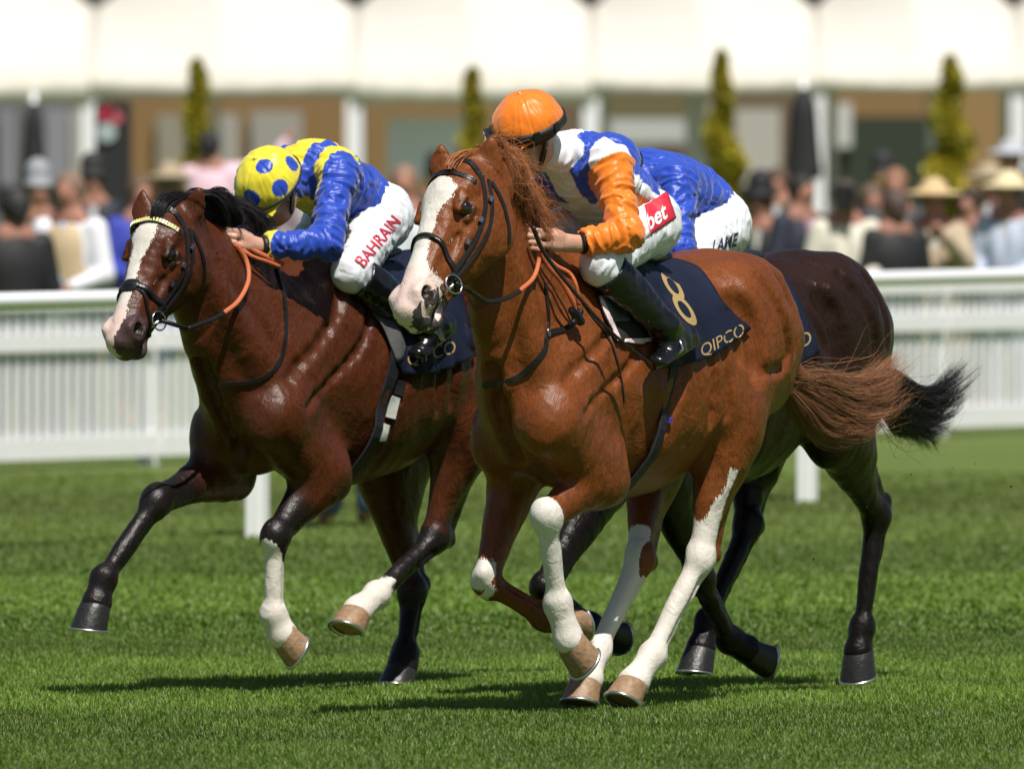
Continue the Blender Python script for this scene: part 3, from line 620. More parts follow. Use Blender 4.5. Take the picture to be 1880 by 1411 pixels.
# ------------------------------------------------------------------ jockeys
def dI(h, r, u, c): return unit(h.dirl(Q3(r, -c, u)))           # image right, up, towards the lens -> horse frame
def frame_of(f, up): f = unit(f); l = unit(np.cross(up, f)); u = np.cross(f, l); return f, l, u
def human_head(D, c, f, l, u, k=.012, s=1.0):
    R = np.array([f, l, u]); p = lambda a, b, d: c+(f*a+l*b+u*d)*s
    E = lambda q, r, k_=k, op='add': D.ell(p(*q), tuple(np.array(r)*s), R, k=k_, op=op)
    E((-.01, 0, .035), (.098, .077, .09)); E((.035, 0, -.03), (.058, .060, .085)); E((.052, 0, -.088), (.03, .036, .026), .02)
    for q in (-1, 1):
        E((.02, .045*q, -.07), (.045, .018, .03), .025); E((.075, .03*q, -.012), (.018, .022, .014), .015)
        E((.084, .032*q, .012), (.016, .020, .012), .006, 'cut'); E((.068, .032*q, .010), (.014, .014, .012), .003)
        E((.07, .032*q, .032), (.016, .024, .008), .01)
        E((-.005, .078*q, -.005), (.017, .009, .030), .006); E((.0, .087*q, -.003), (.009, .005, .018), .003, 'cut')
    D.seg(p(.088, 0, .012), p(.112, 0, -.026), .0085*s, .013*s, k=.012)
    for q in (-1, 1): D.seg(p(.100, .008*q, -.030), p(.094, .014*q, -.030), .009*s, .007*s, k=.008)
    D.seg(p(.090, -.018, -.056), p(.090, .018, -.056), .008*s, k=.008); D.seg(p(.087, -.016, -.066), p(.087, .016, -.066), .008*s, k=.008)
    E((.1, 0, -.061), (.014, .024, .0022), .003, 'cut')
    return p
def hand(D, wr, kn, dn, bk, s=1.0, side=1):
    """fist round the rein: wr wrist, kn middle knuckle, dn from index to little finger, bk back of the hand"""
    ax = unit(kn-wr); dn = unit(dn-ax*(dn@ax)); bk = np.cross(ax, dn)*np.sign(np.cross(ax, dn)@bk)
    D.seg(wr, wr*.35+kn*.65, (.026*s, .018*s), (.036*s, .016*s), side=dn, k=.015)
    D.seg(wr*.5+kn*.5-dn*.014, kn-dn*.018-ax*.006, .014, .013, k=.012); D.seg(wr*.5+kn*.5+dn*.014, kn+dn*.018-ax*.006, .014, .012, k=.012)
    for i, (ln, r) in enumerate([(.95, .0100), (1.06, .0102), (1.0, .0098), (.82, .0086)]):
        o = kn+dn*(-.030+.0205*i)-ax*.004*abs(i-1); k1 = o+ax*.006+bk*.004; k2 = k1+(ax*.030-bk*.018)*ln; k3 = k2+(-ax*.004-bk*.026)*ln; k4 = k3+(-ax*.022-bk*.002)*ln
        D.seg(k1, k2, r*1.12, r, k=.0025); D.seg(k2, k3, r, r*.93, k=.004); D.seg(k3, k4, r*.93, r*.82, k=.004)
    t0 = wr*.55+kn*.45-dn*.024; t1 = t0+ax*.028-dn*.014-bk*.008; t2 = t1+ax*.024+dn*.004-bk*.012; t3 = t2+ax*.014+dn*.010-bk*.012
    D.seg(t0, t1, .014, .0115, k=.010); D.seg(t1, t2, .0112, .010, k=.004); D.seg(t2, t3, .010, .0085, k=.004)
def silkwr(P, nr, limbs, amp=.006):
    """folds that run round the sleeves and drape over the back"""
    d = np.zeros(len(P))
    g = lambda x: 1-np.abs(x)*2.2
    best = np.full(len(P), 9.); ax_ = np.zeros((len(P), 3)); tt = np.zeros(len(P))
    for a, b in limbs:
        v = b-a; t = np.clip(((P-a)@v)/(v@v), 0, 1); dist = np.linalg.norm(P-a-t[:, None]*v, axis=1); m = dist < best
        best[m] = dist[m]; ax_[m] = unit(v); tt[m] = t[m]*np.linalg.norm(v)
    along = (P*ax_).sum(1); Q = P*6+ax_*(along*17)[:, None]
    Q = Q+perlin(P*7)[:, None]*1.3
    d = g(perlin(Q))*amp*.75+g(perlin(Q*1.9+5))*amp*.30+perlin(P*13+3)*amp*.6
    return P+nr*(d-amp*.45)[:, None], d
M['silk'] = satin('silk', .42, 16, .28, .38); M['capsilk'] = satin('cap_silk', .38, 10, .22, .4)
M['skin'] = mat('skin', (.56, .30, .21), .5, bump=.15, scale=120, var=.14, sheen=.1)
M['leather'] = mat('leather', (.012, .011, .011), .30, bump=.25, scale=90)
M['patent'] = mat('boot_leather', (.006, .006, .007), .24, bump=.3, scale=26, coat=.25)
M['rubber'] = mat('rubber', (.012, .012, .013), .5)
M['lens'] = mat('goggle_lens', (.012, .012, .015), .08, coat=1)
M['steel'] = mat('steel', (.62, .63, .65), .22, metal=1)
M['rein'] = mat('rein_rubber', (.52, .13, .045), .55, bump=.4, scale=260, var=.2)
M['white_trim'] = mat('white_trim', (.78, .76, .76), .7)
M['ink_red'] = mat('red_print', (.55, .02, .045), .5); M['ink_white'] = mat('white_print', (.8, .8, .8), .5)
M['ink_navy'] = mat('navy_print', (.012, .02, .05), .5); M['ink_gold'] = mat('gold_print', (.48, .34, .14), .4, metal=.25)
M['ink_blue'] = mat('blue_print', (.02, .25, .6), .5)
def sdfmesh(D, name, m, parent, colfn=None, wr=None, rl=1):
    P, Fq = D.mesh(); P = relax(P, Fq, rl, .5); nr = vnormals(P, Fq)
    P0 = P
    if wr: P, _ = silkwr(P, nr, *wr)
    at = {'col': colfn(P0)} if colfn else None
    o = mesh(name, P, Fq, m, parent, attrs=at); return o, P, Fq
def box_of(pts, pad): p = np.array(pts); return p.min(0)-pad, p.max(0)+pad
def jockey(h, J):
    root = empty('person', tuple(h.O+Q3(0, 0, 0)), h.rz); tag(root, J['label'], 'jockey', 'jockeys riding the racehorses')
    A = lambda k: np.asarray(J[k], float)
    c = A('head'); f, l, u = frame_of(J['face'], J['crown']); nb, cs, md, pv = A('neck'), A('chest'), A('mid'), A('pelvis')
    sl, el, wl, kl = A('shL'), A('elL'), A('wrL'), A('knL'); sr, er, wr_, kr = A('shR'), A('elR'), A('wrR'), A('knR')
    hl, gl, al, hel, tol = A('hipL'), A('kneeL'), A('ankL'), A('heelL'), A('toeL'); m2 = Q3(1, -1, 1)
    hr, gr = A('hipR'), A('kneeR'); dv = al-gl; ar = gr+dv*m2; her = ar+(hel-al)*m2; tor = ar+(tol-al)*m2
    allp = [c, nb, cs, md, pv, sl, el, wl, kl, sr, er, wr_, kr, hl, gl, al, hel, tol, hr, gr, ar, her, tor]
    # body (skin) : one continuous surface
    D = SDF(*box_of(allp, .19), .0055)
    human_head(D, c, f, l, u)
    D.seg(c-f*.02-u*.05, nb, .052, .058, k=.03); D.seg(nb, cs, (.08, .06), (.13, .09), k=.04)
    D.seg(cs, md, (.13, .09), (.11, .08), k=.04); D.seg(md, pv, (.11, .08), (.13, .10), k=.04)
    for s_, e_, w_, k_ in ((sl, el, wl, kl), (sr, er, wr_, kr)):
        D.seg(s_, e_, .042, .034, k=.03); D.seg(e_, w_, .036, .024, k=.02); D.seg(cs*.3+s_*.7, s_, .05, .045, k=.03)
        D.seg(w_, w_*.7+k_*.3, (.027, .021), side=(0, 0, 1), k=.015)
    hand(D, wl, kl, J['dnL'], J['bkL']); hand(D, wr_, kr, J['dnL']*m2 if J['dnL'][1] else J['dnL'], J['bkL']*m2)
    for a, b, c_, d_, e_ in ((hl, gl, al, hel, tol), (hr, gr, ar, her, tor)):
        D.seg(a, b, .07, .048, k=.03); D.seg(b, c_, .046, .032, k=.02); D.seg(c_, d_*.7+c_*.3, .028, .022, k=.02); D.seg(c_*.4+d_*.6, d_*.25+e_*.75, .022, .014, k=.02)
    def skcol(P):
        return None
    P, Fq = D.mesh(); P = relax(P, Fq, 1, .35); mesh('body', P, Fq, M['skin'], root)
    # silks
    lim = [(nb, cs), (cs, md), (md, pv), (sl, el), (el, wl), (sr, er), (er, wr_)]
    D = SDF(*box_of([nb, cs, md, pv, sl, el, wl, sr, er, wr_], .22), .0055)
    bl = lambda a, b, t: a*(1-t)+b*t
    sdv = unit(sl-sr)
    D.chain([tuple(bl(nb, cs, .1))+(.068, .06), tuple(bl(nb, cs, .5))+(.125, .085), tuple(cs)+(.165, .115), tuple(md)+(.155, .115), tuple(bl(md, pv, .65))+(.165, .13)], k=.03, side=sdv)
    for s_, e_, w_ in ((sl, el, wl), (sr, er, wr_)):
        D.seg(bl(cs, s_, .55), s_, .082, .070, k=.05); D.ell(s_, (.07, .07, .07), k=.04)
        D.seg(s_, e_, .068, .060, k=.035); D.seg(e_, bl(e_, w_, .8), .060, .046, k=.02); D.seg(bl(e_, w_, .75), bl(e_, w_, .96), .044, .033, k=.02)
    D.seg(bl(nb, cs, .1), bl(nb, c-f*.02-u*.05, .62), (.082, .080), (.070, .070), side=sdv, k=.03)
    for w_, k_, e_ in ((wl, kl, el), (wr_, kr, er)):
        D.seg(bl(w_, k_, .1), bl(w_, k_, 1.5), .05, .09, k=.002, op='cut')
    silk, SPt, SF = sdfmesh(D, 'silks', M['silk'], root, J['silkcol'], (lim, J.get('wr', .011)))
    # breeches
    D = SDF(*box_of([md, pv, hl, gl, hr, gr], .22), .006)
    D.seg(bl(md, pv, .7), pv, (.145, .105), (.16, .125), side=sdv, k=.03)
    for a, b, e_ in ((hl, gl, al), (hr, gr, ar)):
        D.seg(bl(pv, a, .7), a, .11, .112, k=.06); D.seg(a, b, .104, .070, k=.05); D.ell(b, (.060, .058, .060), k=.03); D.seg(b, bl(b, e_, .2), .060, .052, k=.03)
    br, BP, BF = sdfmesh(D, 'breeches', M['breech'], root, None, ([(hl, gl), (hr, gr), (md, pv)], .0065))
    # boots
    for a, b, c_, d_ in ((gl, al, hel, tol), (gr, ar, her, tor)):
        D = SDF(*box_of([a, b, c_, d_], .12), .006); bk = unit(np.cross(Q3(0, 1, 0), unit(b-a)))
        D.chain([tuple(bl(a, b, .0))+(.070, .074), tuple(bl(a, b, .12))+(.070, .075), tuple(bl(a, b, .4))+(.066, .074), tuple(bl(a, b, .75))+(.053, .057), tuple(b)+(.046, .048)], k=.01)
        axd = unit(b-a); D.ell(a+axd*(.045-.35), (.35, .35, .35), k=.004, op='cut')
        ft = unit(d_-c_); fu = unit(a-b); fu = unit(fu-ft*(fu@ft))
        D.seg(b, c_+fu*.02, .047, .042, k=.03); D.seg(c_+fu*.015, bl(c_, d_, .55)+fu*.018, (.038, .042), (.044, .042), k=.03); D.seg(bl(c_, d_, .5)+fu*.014, d_+fu*.006, (.040, .030), (.032, .020), k=.03)
        D.seg(c_-fu*.02, d_-fu*.014, (.036, .010), (.036, .008), side=np.cross(fu, ft), k=.006)
        sdfmesh(D, 'boot', M['patent'], root, None, ([(a, b), (c_, d_)], .0035))
    # helmet with its silk cap
    D = SDF(*box_of([c], .24), .005); hc = c+u*.045+f*(-.006); R = np.array([f, l, u])
    D.ell(hc, (.134, .118, .122), R, k=.01); D.ell(hc-u*.115, (.3, .3, .105), R, k=.008, op='cut')
    D.ell(c-u*.05, (.094, .082, .12), R, k=.006, op='cut')
    pk = [hc+f*.09-u*.018+l*q for q in (-.05, 0, .05)]
    D.ell(hc+f*.105-u*.020, (.072, .088, .010), np.array([unit(f-u*.28), l, unit(u+f*.28)]), k=.012)
    D.seg(hc+u*.122, hc+u*.128, .010, .008, k=.006)
    P, Fq = D.mesh(); P = relax(P, Fq, 1, .5); nr = vnormals(P, Fq); rel = (P-hc)@R.T; an = np.arctan2(rel[:, 1], rel[:, 0])
    seam = np.abs(((an/(math.pi/3)+.5) % 1)-.5)*math.pi/3*np.hypot(rel[:, 0], rel[:, 1]); top = rel[:, 2] > -.0
    d = -.003*np.exp(-(seam/.004)**2)*top+(1-np.abs(perlin(np.stack([np.cos(an)*5, np.sin(an)*5, rel[:, 2]*9], 1)*1.6))*2)*.0018*top+perlin(P*14+5)*.004*top+(1-np.abs(perlin(P*17+2))*2)*.0022*top
    capc = J['capcol'](rel); hel = mesh('helmet', P+nr*d[:, None], Fq, M['capsilk'], root, attrs={'col': capc})
    def around(zf, off, a0=0, a1=2*math.pi, n=48, tilt=0):
        ps, ns = [], []
        for i in range(n):
            t = a0+(a1-a0)*i/(n-1); zz = zf+tilt*math.cos(t); k_ = math.sqrt(max(.05, 1-(zz/.122)**2))
            q = hc+f*(.134*k_+off)*math.cos(t)+l*(.118*k_+off)*math.sin(t)+u*zz; ps.append(q); ns.append(unit(f*math.cos(t)+l*math.sin(t)))
        return ps, ns
    if J.get('goggles'):
        ps, ns = around(.004, .005, tilt=.004); MB().tube(ps, 1, 4, closed=False, flat=(.014, .0035), nrm=ns).build('goggle_strap', M['rubber'], root)
        mb = MB()
        for t in (-.52, -.17, .17, .52):                       # spare goggles worn on the front of the helmet
            q = hc+f*(.134+.014)*math.cos(t)+l*(.118+.014)*math.sin(t)+u*.006; x = unit(f*math.cos(t)/.134+l*math.sin(t)/.118); y = np.cross(u, x)
            mb.box(q, (.010, .026, .021), np.array([x, y, u]).T)
        o = mb.build('goggles', M['lens'], root, smooth=False)
        for t in (1.15, 1.75): q = hc+f*(.142)*math.cos(t)+l*(.126)*math.sin(t)+u*.004; x = unit(f*math.cos(t)+l*math.sin(t)); MB().box(q, (.004, .012, .017), np.array([x, np.cross(u, x), u]).T).build('strap_clip', M['rubber'], root, smooth=False)
    else:
        ps, ns = around(.0, .004, tilt=-.002); MB().tube(ps, 1, 6, flat=(.006, .004), nrm=ns).build('helmet_cord', M['rubber'], root)
    # goggles over the eyes
    mb = MB(); D = SDF(*box_of([c+f*.08], .12), .004)
    for q in (-1, 1): D.ell(c+f*.082+l*.034*q+u*.012, (.020, .034, .024), R, k=.008)
    sdfmesh(D, 'eye_goggles', M['lens'], root)
    ps = [c+(f*x+l*y)+u*.012 for x, y in [(.078, .058), (.045, .078), (0, .086), (-.05, .082), (-.09, .045)]]; MB().tube(spline(ps, 5), 1, 4, flat=(.009, .002), nrm=[unit(p-c) for p in spline(ps, 5)]).build('eye_goggle_strap', M['rubber'], root)
    ps = [c+l*.084+u*.03-f*.01, c+l*.080-u*.02+f*.006, c+l*.056-u*.085+f*.030, c-u*.118+f*.045, c-l*.056-u*.085+f*.030, c-l*.084+u*.02]
    MB().tube(spline(ps, 6), 1, 4, flat=(.010, .003), nrm=[unit(p-c) for p in spline(ps, 6)]).build('chin_strap', M['leather'], root)
    # hair at the nape
    # cuffs
    for w_, e_ in ((wl, el), (wr_, er)):
        a = unit(w_-e_); ps = [w_+unit(np.cross(a, Q3(.2, .3, 1)))*0 for _ in ()]
        x = unit(np.cross(a, Q3(0, 0, 1))); y = np.cross(a, x); cc = w_-a*.022
        rp = [cc+(x*math.cos(t)+y*math.sin(t))*.0335 for t in np.linspace(0, 2*math.pi, 25)[:-1]]
        MB().tube(rp, 1, 4, closed=True, flat=(.012, .003), nrm=[unit(p-cc) for p in rp]).build('cuff_band', M['rubber'], root)
    h.jroot = root; h.silk = bvh(SPt, SF); h.breech = bvh(BP, BF); return root

M['breech'] = mat('breeches_cloth', (.74, .76, .80), .42, bump=.35, scale=28, var=.03)
def lettering(txt, tree, org, ex, ey, size, nrm_dir, name, m, parent, off=.0035, bold=.0, thick=.001, sx=1.0):
    """lettering printed on a surface: org = start of the baseline, ex/ey text axes, projected along -nrm_dir"""
    cu = bpy.data.curves.new(name, 'FONT'); cu.body = txt; cu.size = size; cu.offset = bold; cu.resolution_u = 6
    to = bpy.data.objects.new(name, cu); dg = bpy.context.evaluated_depsgraph_get(); me = bpy.data.meshes.new_from_object(to.evaluated_get(dg) if False else to)
    bm = bmesh.new(); bm.from_mesh(me); bmesh.ops.triangulate(bm, faces=bm.faces)
    for _ in range(3):
        es = [e for e in bm.edges if e.calc_length() > size*.10]
        if es: bmesh.ops.subdivide_edges(bm, edges=es, cuts=1); bmesh.ops.triangulate(bm, faces=bm.faces)
    V = np.array([v.co[:] for v in bm.verts]); Fc = [[v.index for v in f.verts] for f in bm.faces]; bm.free()
    bpy.data.objects.remove(to); out = []; nd = Vector(unit(nrm_dir)); last = None
    for p in V:
        q = org+ex*p[0]*sx+ey*p[1]; hit, nr_, _, _ = tree.ray_cast(Vector(q)+nd*.35, -nd, 1.0)
        if hit is None: hit = Vector(last) if last is not None else Vector(q); nr_ = nd
        last = np.array(hit); out.append(np.array(hit)+np.array(nd)*off)
    o = mesh(name, out, Fc, m, parent, smooth=False); return o
def patch(tree, org, ex, ey, w_, hh, nrm_dir, name, m, parent, off=.002, n=12):
    nd = Vector(unit(nrm_dir)); v = []
    for j in range(n+1):
        for i in range(n+1):
            q = org+ex*(w_*i/n)+ey*(hh*j/n); hit, *_ = tree.ray_cast(Vector(q)+nd*.35, -nd, 1.0)
            v.append(np.array(hit if hit is not None else q)+np.array(nd)*off)
    return mesh(name, v, [(j*(n+1)+i, j*(n+1)+i+1, (j+1)*(n+1)+i+1, (j+1)*(n+1)+i) for j in range(n) for i in range(n)], m, parent)
BLUE = np.array([.012, .055, .42]); ORANGE = np.array([.80, .20, .008]); YELLOW = np.array([.78, .66, .03]); WHITE = np.array([.76, .77, .80])
def where_(m, a, b): return np.where(m[:, None], a, b)

H = h1.H
J1 = dict(label='jockey in orange cap with orange sleeves and a blue and white jacket on the chestnut', goggles=True,
    head=H(972, 254, -.02), face=dI(h1, -.72, -.42, .55), crown=dI(h1, -.05, .95, .25), neck=H(1040, 285, 0), chest=H(1064, 305, 0), mid=H(1112, 350, 0), pelvis=H(1158, 400, 0),
    shL=H(1120, 305, .155), elL=H(1148, 432, .27), wrL=H(1062, 448, .15), knL=H(990, 440, .11), shR=H(985, 318, -.155), elR=H(940, 405, -.24), wrR=H(950, 440, -.12), knR=H(925, 440, -.06),
    dnL=Q3(.0, 0, -1), bkL=dI(h1, 0, .2, 1), hipL=H(1188, 412, .10), kneeL=H(1103, 486, .185), ankL=H(1222, 602, .30), heelL=H(1264, 628, .30), toeL=H(1206, 666, .315),
    hipR=H(1110, 400, -.10), kneeR=H(1020, 425, -.17))
def silk1(P):
    a, b = J1['chest'], J1['elL']; colr = np.tile(WHITE, (len(P), 1)); y = P[:, 1]
    tsp = (P-J1['chest'])@unit(J1['mid']-J1['chest']); st_ = (np.abs(y) > .045) & (np.abs(y) < .115) & (tsp < .075-.3*np.abs(y)) & (tsp > -.135); colr = where_(st_, BLUE, colr)
    lowf = ((P-J1['chest'])@unit(J1['mid']-J1['chest']) > -.05) & (((P-J1['chest'])@unit(np.cross(Q3(0, 1, 0), unit(J1['mid']-J1['chest'])))) > .02)
    colr = where_(lowf & (np.abs(y) > .012), BLUE, colr)
    for s_, e_ in (('shL', 'elL'), ('shR', 'elR')):
        s0, e0 = J1[s_], J1[e_]; ax = unit(e0-s0); q = np.sign(s0[1]); m = ((P-s0)@ax > .012-.25*(np.abs(P[:, 1])-.155)) & (P[:, 1]*q > .098)
        w0 = J1['wrL' if q > 0 else 'wrR']; fa = unit(w0-e0); t = np.clip((P-e0)@fa, 0, 9); df = np.linalg.norm(P-e0-t[:, None]*fa, axis=1) < .085
        colr = where_(m | (df & (t > 0) & (P[:, 1]*q > .03)), ORANGE, colr)
    return colr
J1['silkcol'] = silk1; J1['capcol'] = lambda r: np.tile(np.array([.80, .19, .006]), (len(r), 1))
jockey(h1, J1)
H = h2.H
J2 = dict(label='jockey crouching low in yellow cap with blue spots and a royal blue and yellow jacket', head=H(500, 352, .0), face=dI(h2, -.42, -.70, .50), crown=dI(h2, -.36, .62, .62),
    neck=H(548, 312, 0), chest=H(572, 318, 0), mid=H(618, 346, 0), pelvis=H(662, 388, 0), shL=H(620, 322, .155), elL=H(598, 448, .25), wrL=H(475, 452, .10), knL=H(432, 440, .065),
    shR=H(500, 330, -.155), elR=H(455, 415, -.2), wrR=H(440, 445, -.07), knR=H(418, 440, -.04), dnL=Q3(.1, 0, -1), bkL=dI(h2, 0, .5, 1),
    hipL=H(698, 398, .10), kneeL=H(645, 500, .20), ankL=H(775, 590, .30), heelL=H(818, 605, .30), toeL=H(765, 650, .31), hipR=H(625, 390, -.10), kneeR=H(545, 480, -.17))
def silk2(P):
    colr = np.tile(BLUE, (len(P), 1)); ax = unit(J2['mid']-J2['chest']); t = (P-J2['chest'])@ax; y = np.abs(P[:, 1])
    yel = (t < .115-.9*np.clip(y-.02, 0, 9)*.35) & (y < .15); yel &= ~((y > .055) & (y < .105) & (t < -.0))
    return where_(yel, YELLOW, colr)
J2['silkcol'] = silk2
def cap2(r):
    c_ = np.tile(YELLOW, (len(r), 1)); d = unit(r)
    for s_ in [(1, .1, .38), (.45, .85, .35), (.15, .35, .9), (-.5, .8, .4), (-.9, 0, .4), (-.5, -.7, .4)]:
        c_ = where_((d@unit(s_) > math.cos(.26)) & (r[:, 2] > -.01), BLUE, c_)
    return c_
J2['capcol'] = cap2
jockey(h2, J2)
H = h3.H
J3 = dict(label='jockey in plain royal blue jacket and white breeches, half hidden behind the orange-capped rider', head=H(1118, 330, 0), face=dI(h3, -.5, -.5, .6), crown=dI(h3, -.2, .8, .5),
    neck=H(1160, 335, 0), chest=H(1190, 335, 0), mid=H(1240, 352, 0), pelvis=H(1290, 398, 0), shL=H(1240, 342, .155), elL=H(1246, 455, .24), wrL=H(1150, 470, .10), knL=H(1090, 470, .08),
    shR=H(1110, 350, -.155), elR=H(1080, 430, -.22), wrR=H(1060, 470, -.10), knR=H(1020, 470, -.06), dnL=Q3(.1, 0, -1), bkL=dI(h3, 0, .5, 1),
    hipL=H(1318, 418, .10), kneeL=H(1240, 500, .21), ankL=H(1375, 615, .31), heelL=H(1415, 635, .31), toeL=H(1360, 675, .32), hipR=H(1245, 410, -.10), kneeR=H(1160, 490, -.19))
J3['silkcol'] = lambda P: np.tile(BLUE*1.05, (len(P), 1)); J3['capcol'] = lambda r: np.tile(BLUE, (len(r), 1))
jockey(h3, J3)
# ------------------------------------------------------------------ tack, manes and tails
def lray(h, px, py):
    r = ray(px, py); return h.loc(CAMP), unit(Q3(r@h.Fw, r@h.Lw, r[2]))
def surf(h, tree, px, py, off=.004):
    o, d = lray(h, px, py); hit, n, _, _ = tree.ray_cast(Vector(o), Vector(d), 200)
    if hit is None:
        best = None
        for R in (3, 6, 10, 16, 24, 34):
            for t in np.linspace(0, 2*math.pi, 17)[:-1]:
                o, d = lray(h, px+R*math.cos(t), py+R*math.sin(t)); hit, n, _, _ = tree.ray_cast(Vector(o), Vector(d), 200)
                if hit is not None: break
            if hit is not None: break
    if hit is None: return None, None
    hit, n = np.array(hit), np.array(n)
    if n@d > 0: n = -n
    return hit+n*off, n
def strap(h, tree, pts, w_, t_, name, m, parent, off=.004, sub=7, mirror=None, round_=False):
    """leather strap lying on the surface along a line of points; mirror=True adds the far side"""
    Q = spline(pts, sub); P_, N_ = [], []
    for q in Q:
        p, n = surf(h, tree, q[0], q[1], off)
        if p is not None: P_.append(p); N_.append(n)
    P_ = np.array(P_); N_ = np.array(N_)
    for _ in range(2): P_[1:-1] = (P_[:-2]+P_[2:]+2*P_[1:-1])/4; N_[1:-1] = (N_[:-2]+N_[2:]+2*N_[1:-1])/4
    mb = MB().tube(P_, 1, 6 if round_ else 4, flat=(w_, t_), nrm=N_); o = mb.build(name, m, parent, smooth=round_)
    if mirror is not None:
        M_ = mirror(P_); Nm = mirror(P_+N_)-M_; MB().tube(M_, 1, 6 if round_ else 4, flat=(w_, t_), nrm=Nm).build(name, m, parent, smooth=round_)
    return P_, N_
def hmirror(h):
    a, n, l = h.fr; P0 = h.spec['poll']; return lambda p: p-2*((p-P0)@l)[..., None]*l
def ymirror(p): return p*np.array([1, -1, 1])
def air(h, pts, w_, t_, name, m, parent, sub=8, side=None):
    P_ = np.array([h.H(*q) for q in pts]); P_ = spline(P_, sub); cam_ = unit(h.loc(CAMP)-P_[0])
    nr = [cam_ if side is None else side]*len(P_); return MB().tube(P_, 1, 6, flat=(w_, t_), nrm=nr).build(name, m, parent), P_
def coons(top, right, bottom, left, n=26):
    """curves as point lists; top & bottom run left to right, left & right run top to bottom"""
    def rs(c):
        c = spline(c, 12); s_ = np.r_[0, np.cumsum(np.linalg.norm(np.diff(c, axis=0), axis=1))]; s_ /= s_[-1]
        return lambda t: np.array([np.interp(t, s_, c[:, k]) for k in range(c.shape[1])]).T
    T_, R_, B_, L_ = map(rs, (top, right, bottom, left)); G = np.zeros((n+1, n+1, 2))
    for j in range(n+1):
        for i in range(n+1):
            a, b = i/n, j/n
            G[j, i] = (1-b)*T_(a)+b*B_(a)+(1-a)*L_(b)+a*R_(b)-((1-a)*(1-b)*T_(0)+a*(1-b)*T_(1)+(1-a)*b*B_(0)+a*b*B_(1))
    return G
def cloth(h, tree, G, name, m, parent, off=.012, wr=.004, mirror=True, thick=.003, sm=2):
    n = G.shape[0]; V = np.zeros((n, n, 3)); last = None
    for j in range(n):
        for i in range(n):
            p, nn = surf(h, tree, G[j, i, 0], G[j, i, 1], off)
            if p is None: p = last
            V[j, i] = p; last = p
    for i in range(n):
        for j in range(n-3, -1, -1):
            if abs(V[j, i, 0]-V[j+1, i, 0]) > .12 or V[j, i, 1] < .01: V[j, i] = V[j+1, i]+(V[j+1, i]-V[j+2, i])*.3; V[j, i, 1] = max(.0, V[j, i, 1])
    for _ in range(sm): V[1:-1, 1:-1] = (V[:-2, 1:-1]+V[2:, 1:-1]+V[1:-1, :-2]+V[1:-1, 2:]+4*V[1:-1, 1:-1])/8
    fl = V.reshape(-1, 3); fl = fl+Q3(0, 1, .25)*(perlin(fl*np.array([14, 4, 5.])+7)*wr+perlin(fl*np.array([30, 8, 12.]))*wr*.4)[:, None]
    f = [(j*n+i, (j+1)*n+i, (j+1)*n+i+1, j*n+i+1) for j in range(n-1) for i in range(n-1)]; v = fl.tolist()
    if mirror:
        b = len(v); v += (fl*np.array([1, -1, 1])).tolist(); f += [tuple(x+b for x in q[::-1]) for q in f]
        mid = len(v); v += [(fl[i][0], 0, fl[i][2]+fl[i][1]*.10) for i in range(n)]
        for i in range(n-1): f += [(i, i+1, mid+i+1, mid+i), (mid+i, mid+i+1, b+i+1, b+i)]
    o = mesh(name, v, f, m, parent); md = o.modifiers.new('thickness', 'SOLIDIFY'); md.thickness = thick; md.offset = 0
    return o, bvh(fl, np.array(f[:(n-1)*(n-1)]))
def print_px(h, tree, txt, org, ex, ey, name, m, parent, off=.004, bold=0, shear=0):
    """lettering printed on the surface; org/ex/ey in photo pixels per unit of type size"""
    cu = bpy.data.curves.new(name, 'FONT'); cu.body = txt; cu.size = 1; cu.offset = bold; cu.resolution_u = 6; cu.shear = shear
    to = bpy.data.objects.new(name, cu); me = bpy.data.meshes.new_from_object(to); bm = bmesh.new(); bm.from_mesh(me); bmesh.ops.triangulate(bm, faces=bm.faces)
    for _ in range(4):
        es = [e for e in bm.edges if e.calc_length() > .16]
        if es: bmesh.ops.subdivide_edges(bm, edges=es, cuts=1); bmesh.ops.triangulate(bm, faces=bm.faces)
    V = [v.co[:2] for v in bm.verts]; Fc = [[v.index for v in f.verts] for f in bm.faces]; bm.free(); bpy.data.objects.remove(to)
    out, ok, last = [], [], Q3(0, 0, 0)
    for x, y in V:
        q = np.array(org)+np.array(ex)*x+np.array(ey)*y; o_, d = lray(h, *q); hit, n, _, _ = tree.ray_cast(Vector(o_), Vector(d), 200)
        ok.append(hit is not None); last = np.array(hit)-d*off if hit is not None else last; out.append(last)
    Fc = [f for f in Fc if all(ok[i] for i in f) and max(np.linalg.norm(out[f[i]]-out[f[i-1]]) for i in range(3)) < .13]
    return mesh(name, out, Fc, m, parent, smooth=False)
def ring3(c, n, r, tk, mb, k=20):
    x = unit(np.cross(n, Q3(.1, .3, 1))); y = np.cross(n, x); mb.tube([c+(x*math.cos(t)+y*math.sin(t))*r for t in np.linspace(0, 2*math.pi, k+1)[:-1]], tk, 6, closed=True)
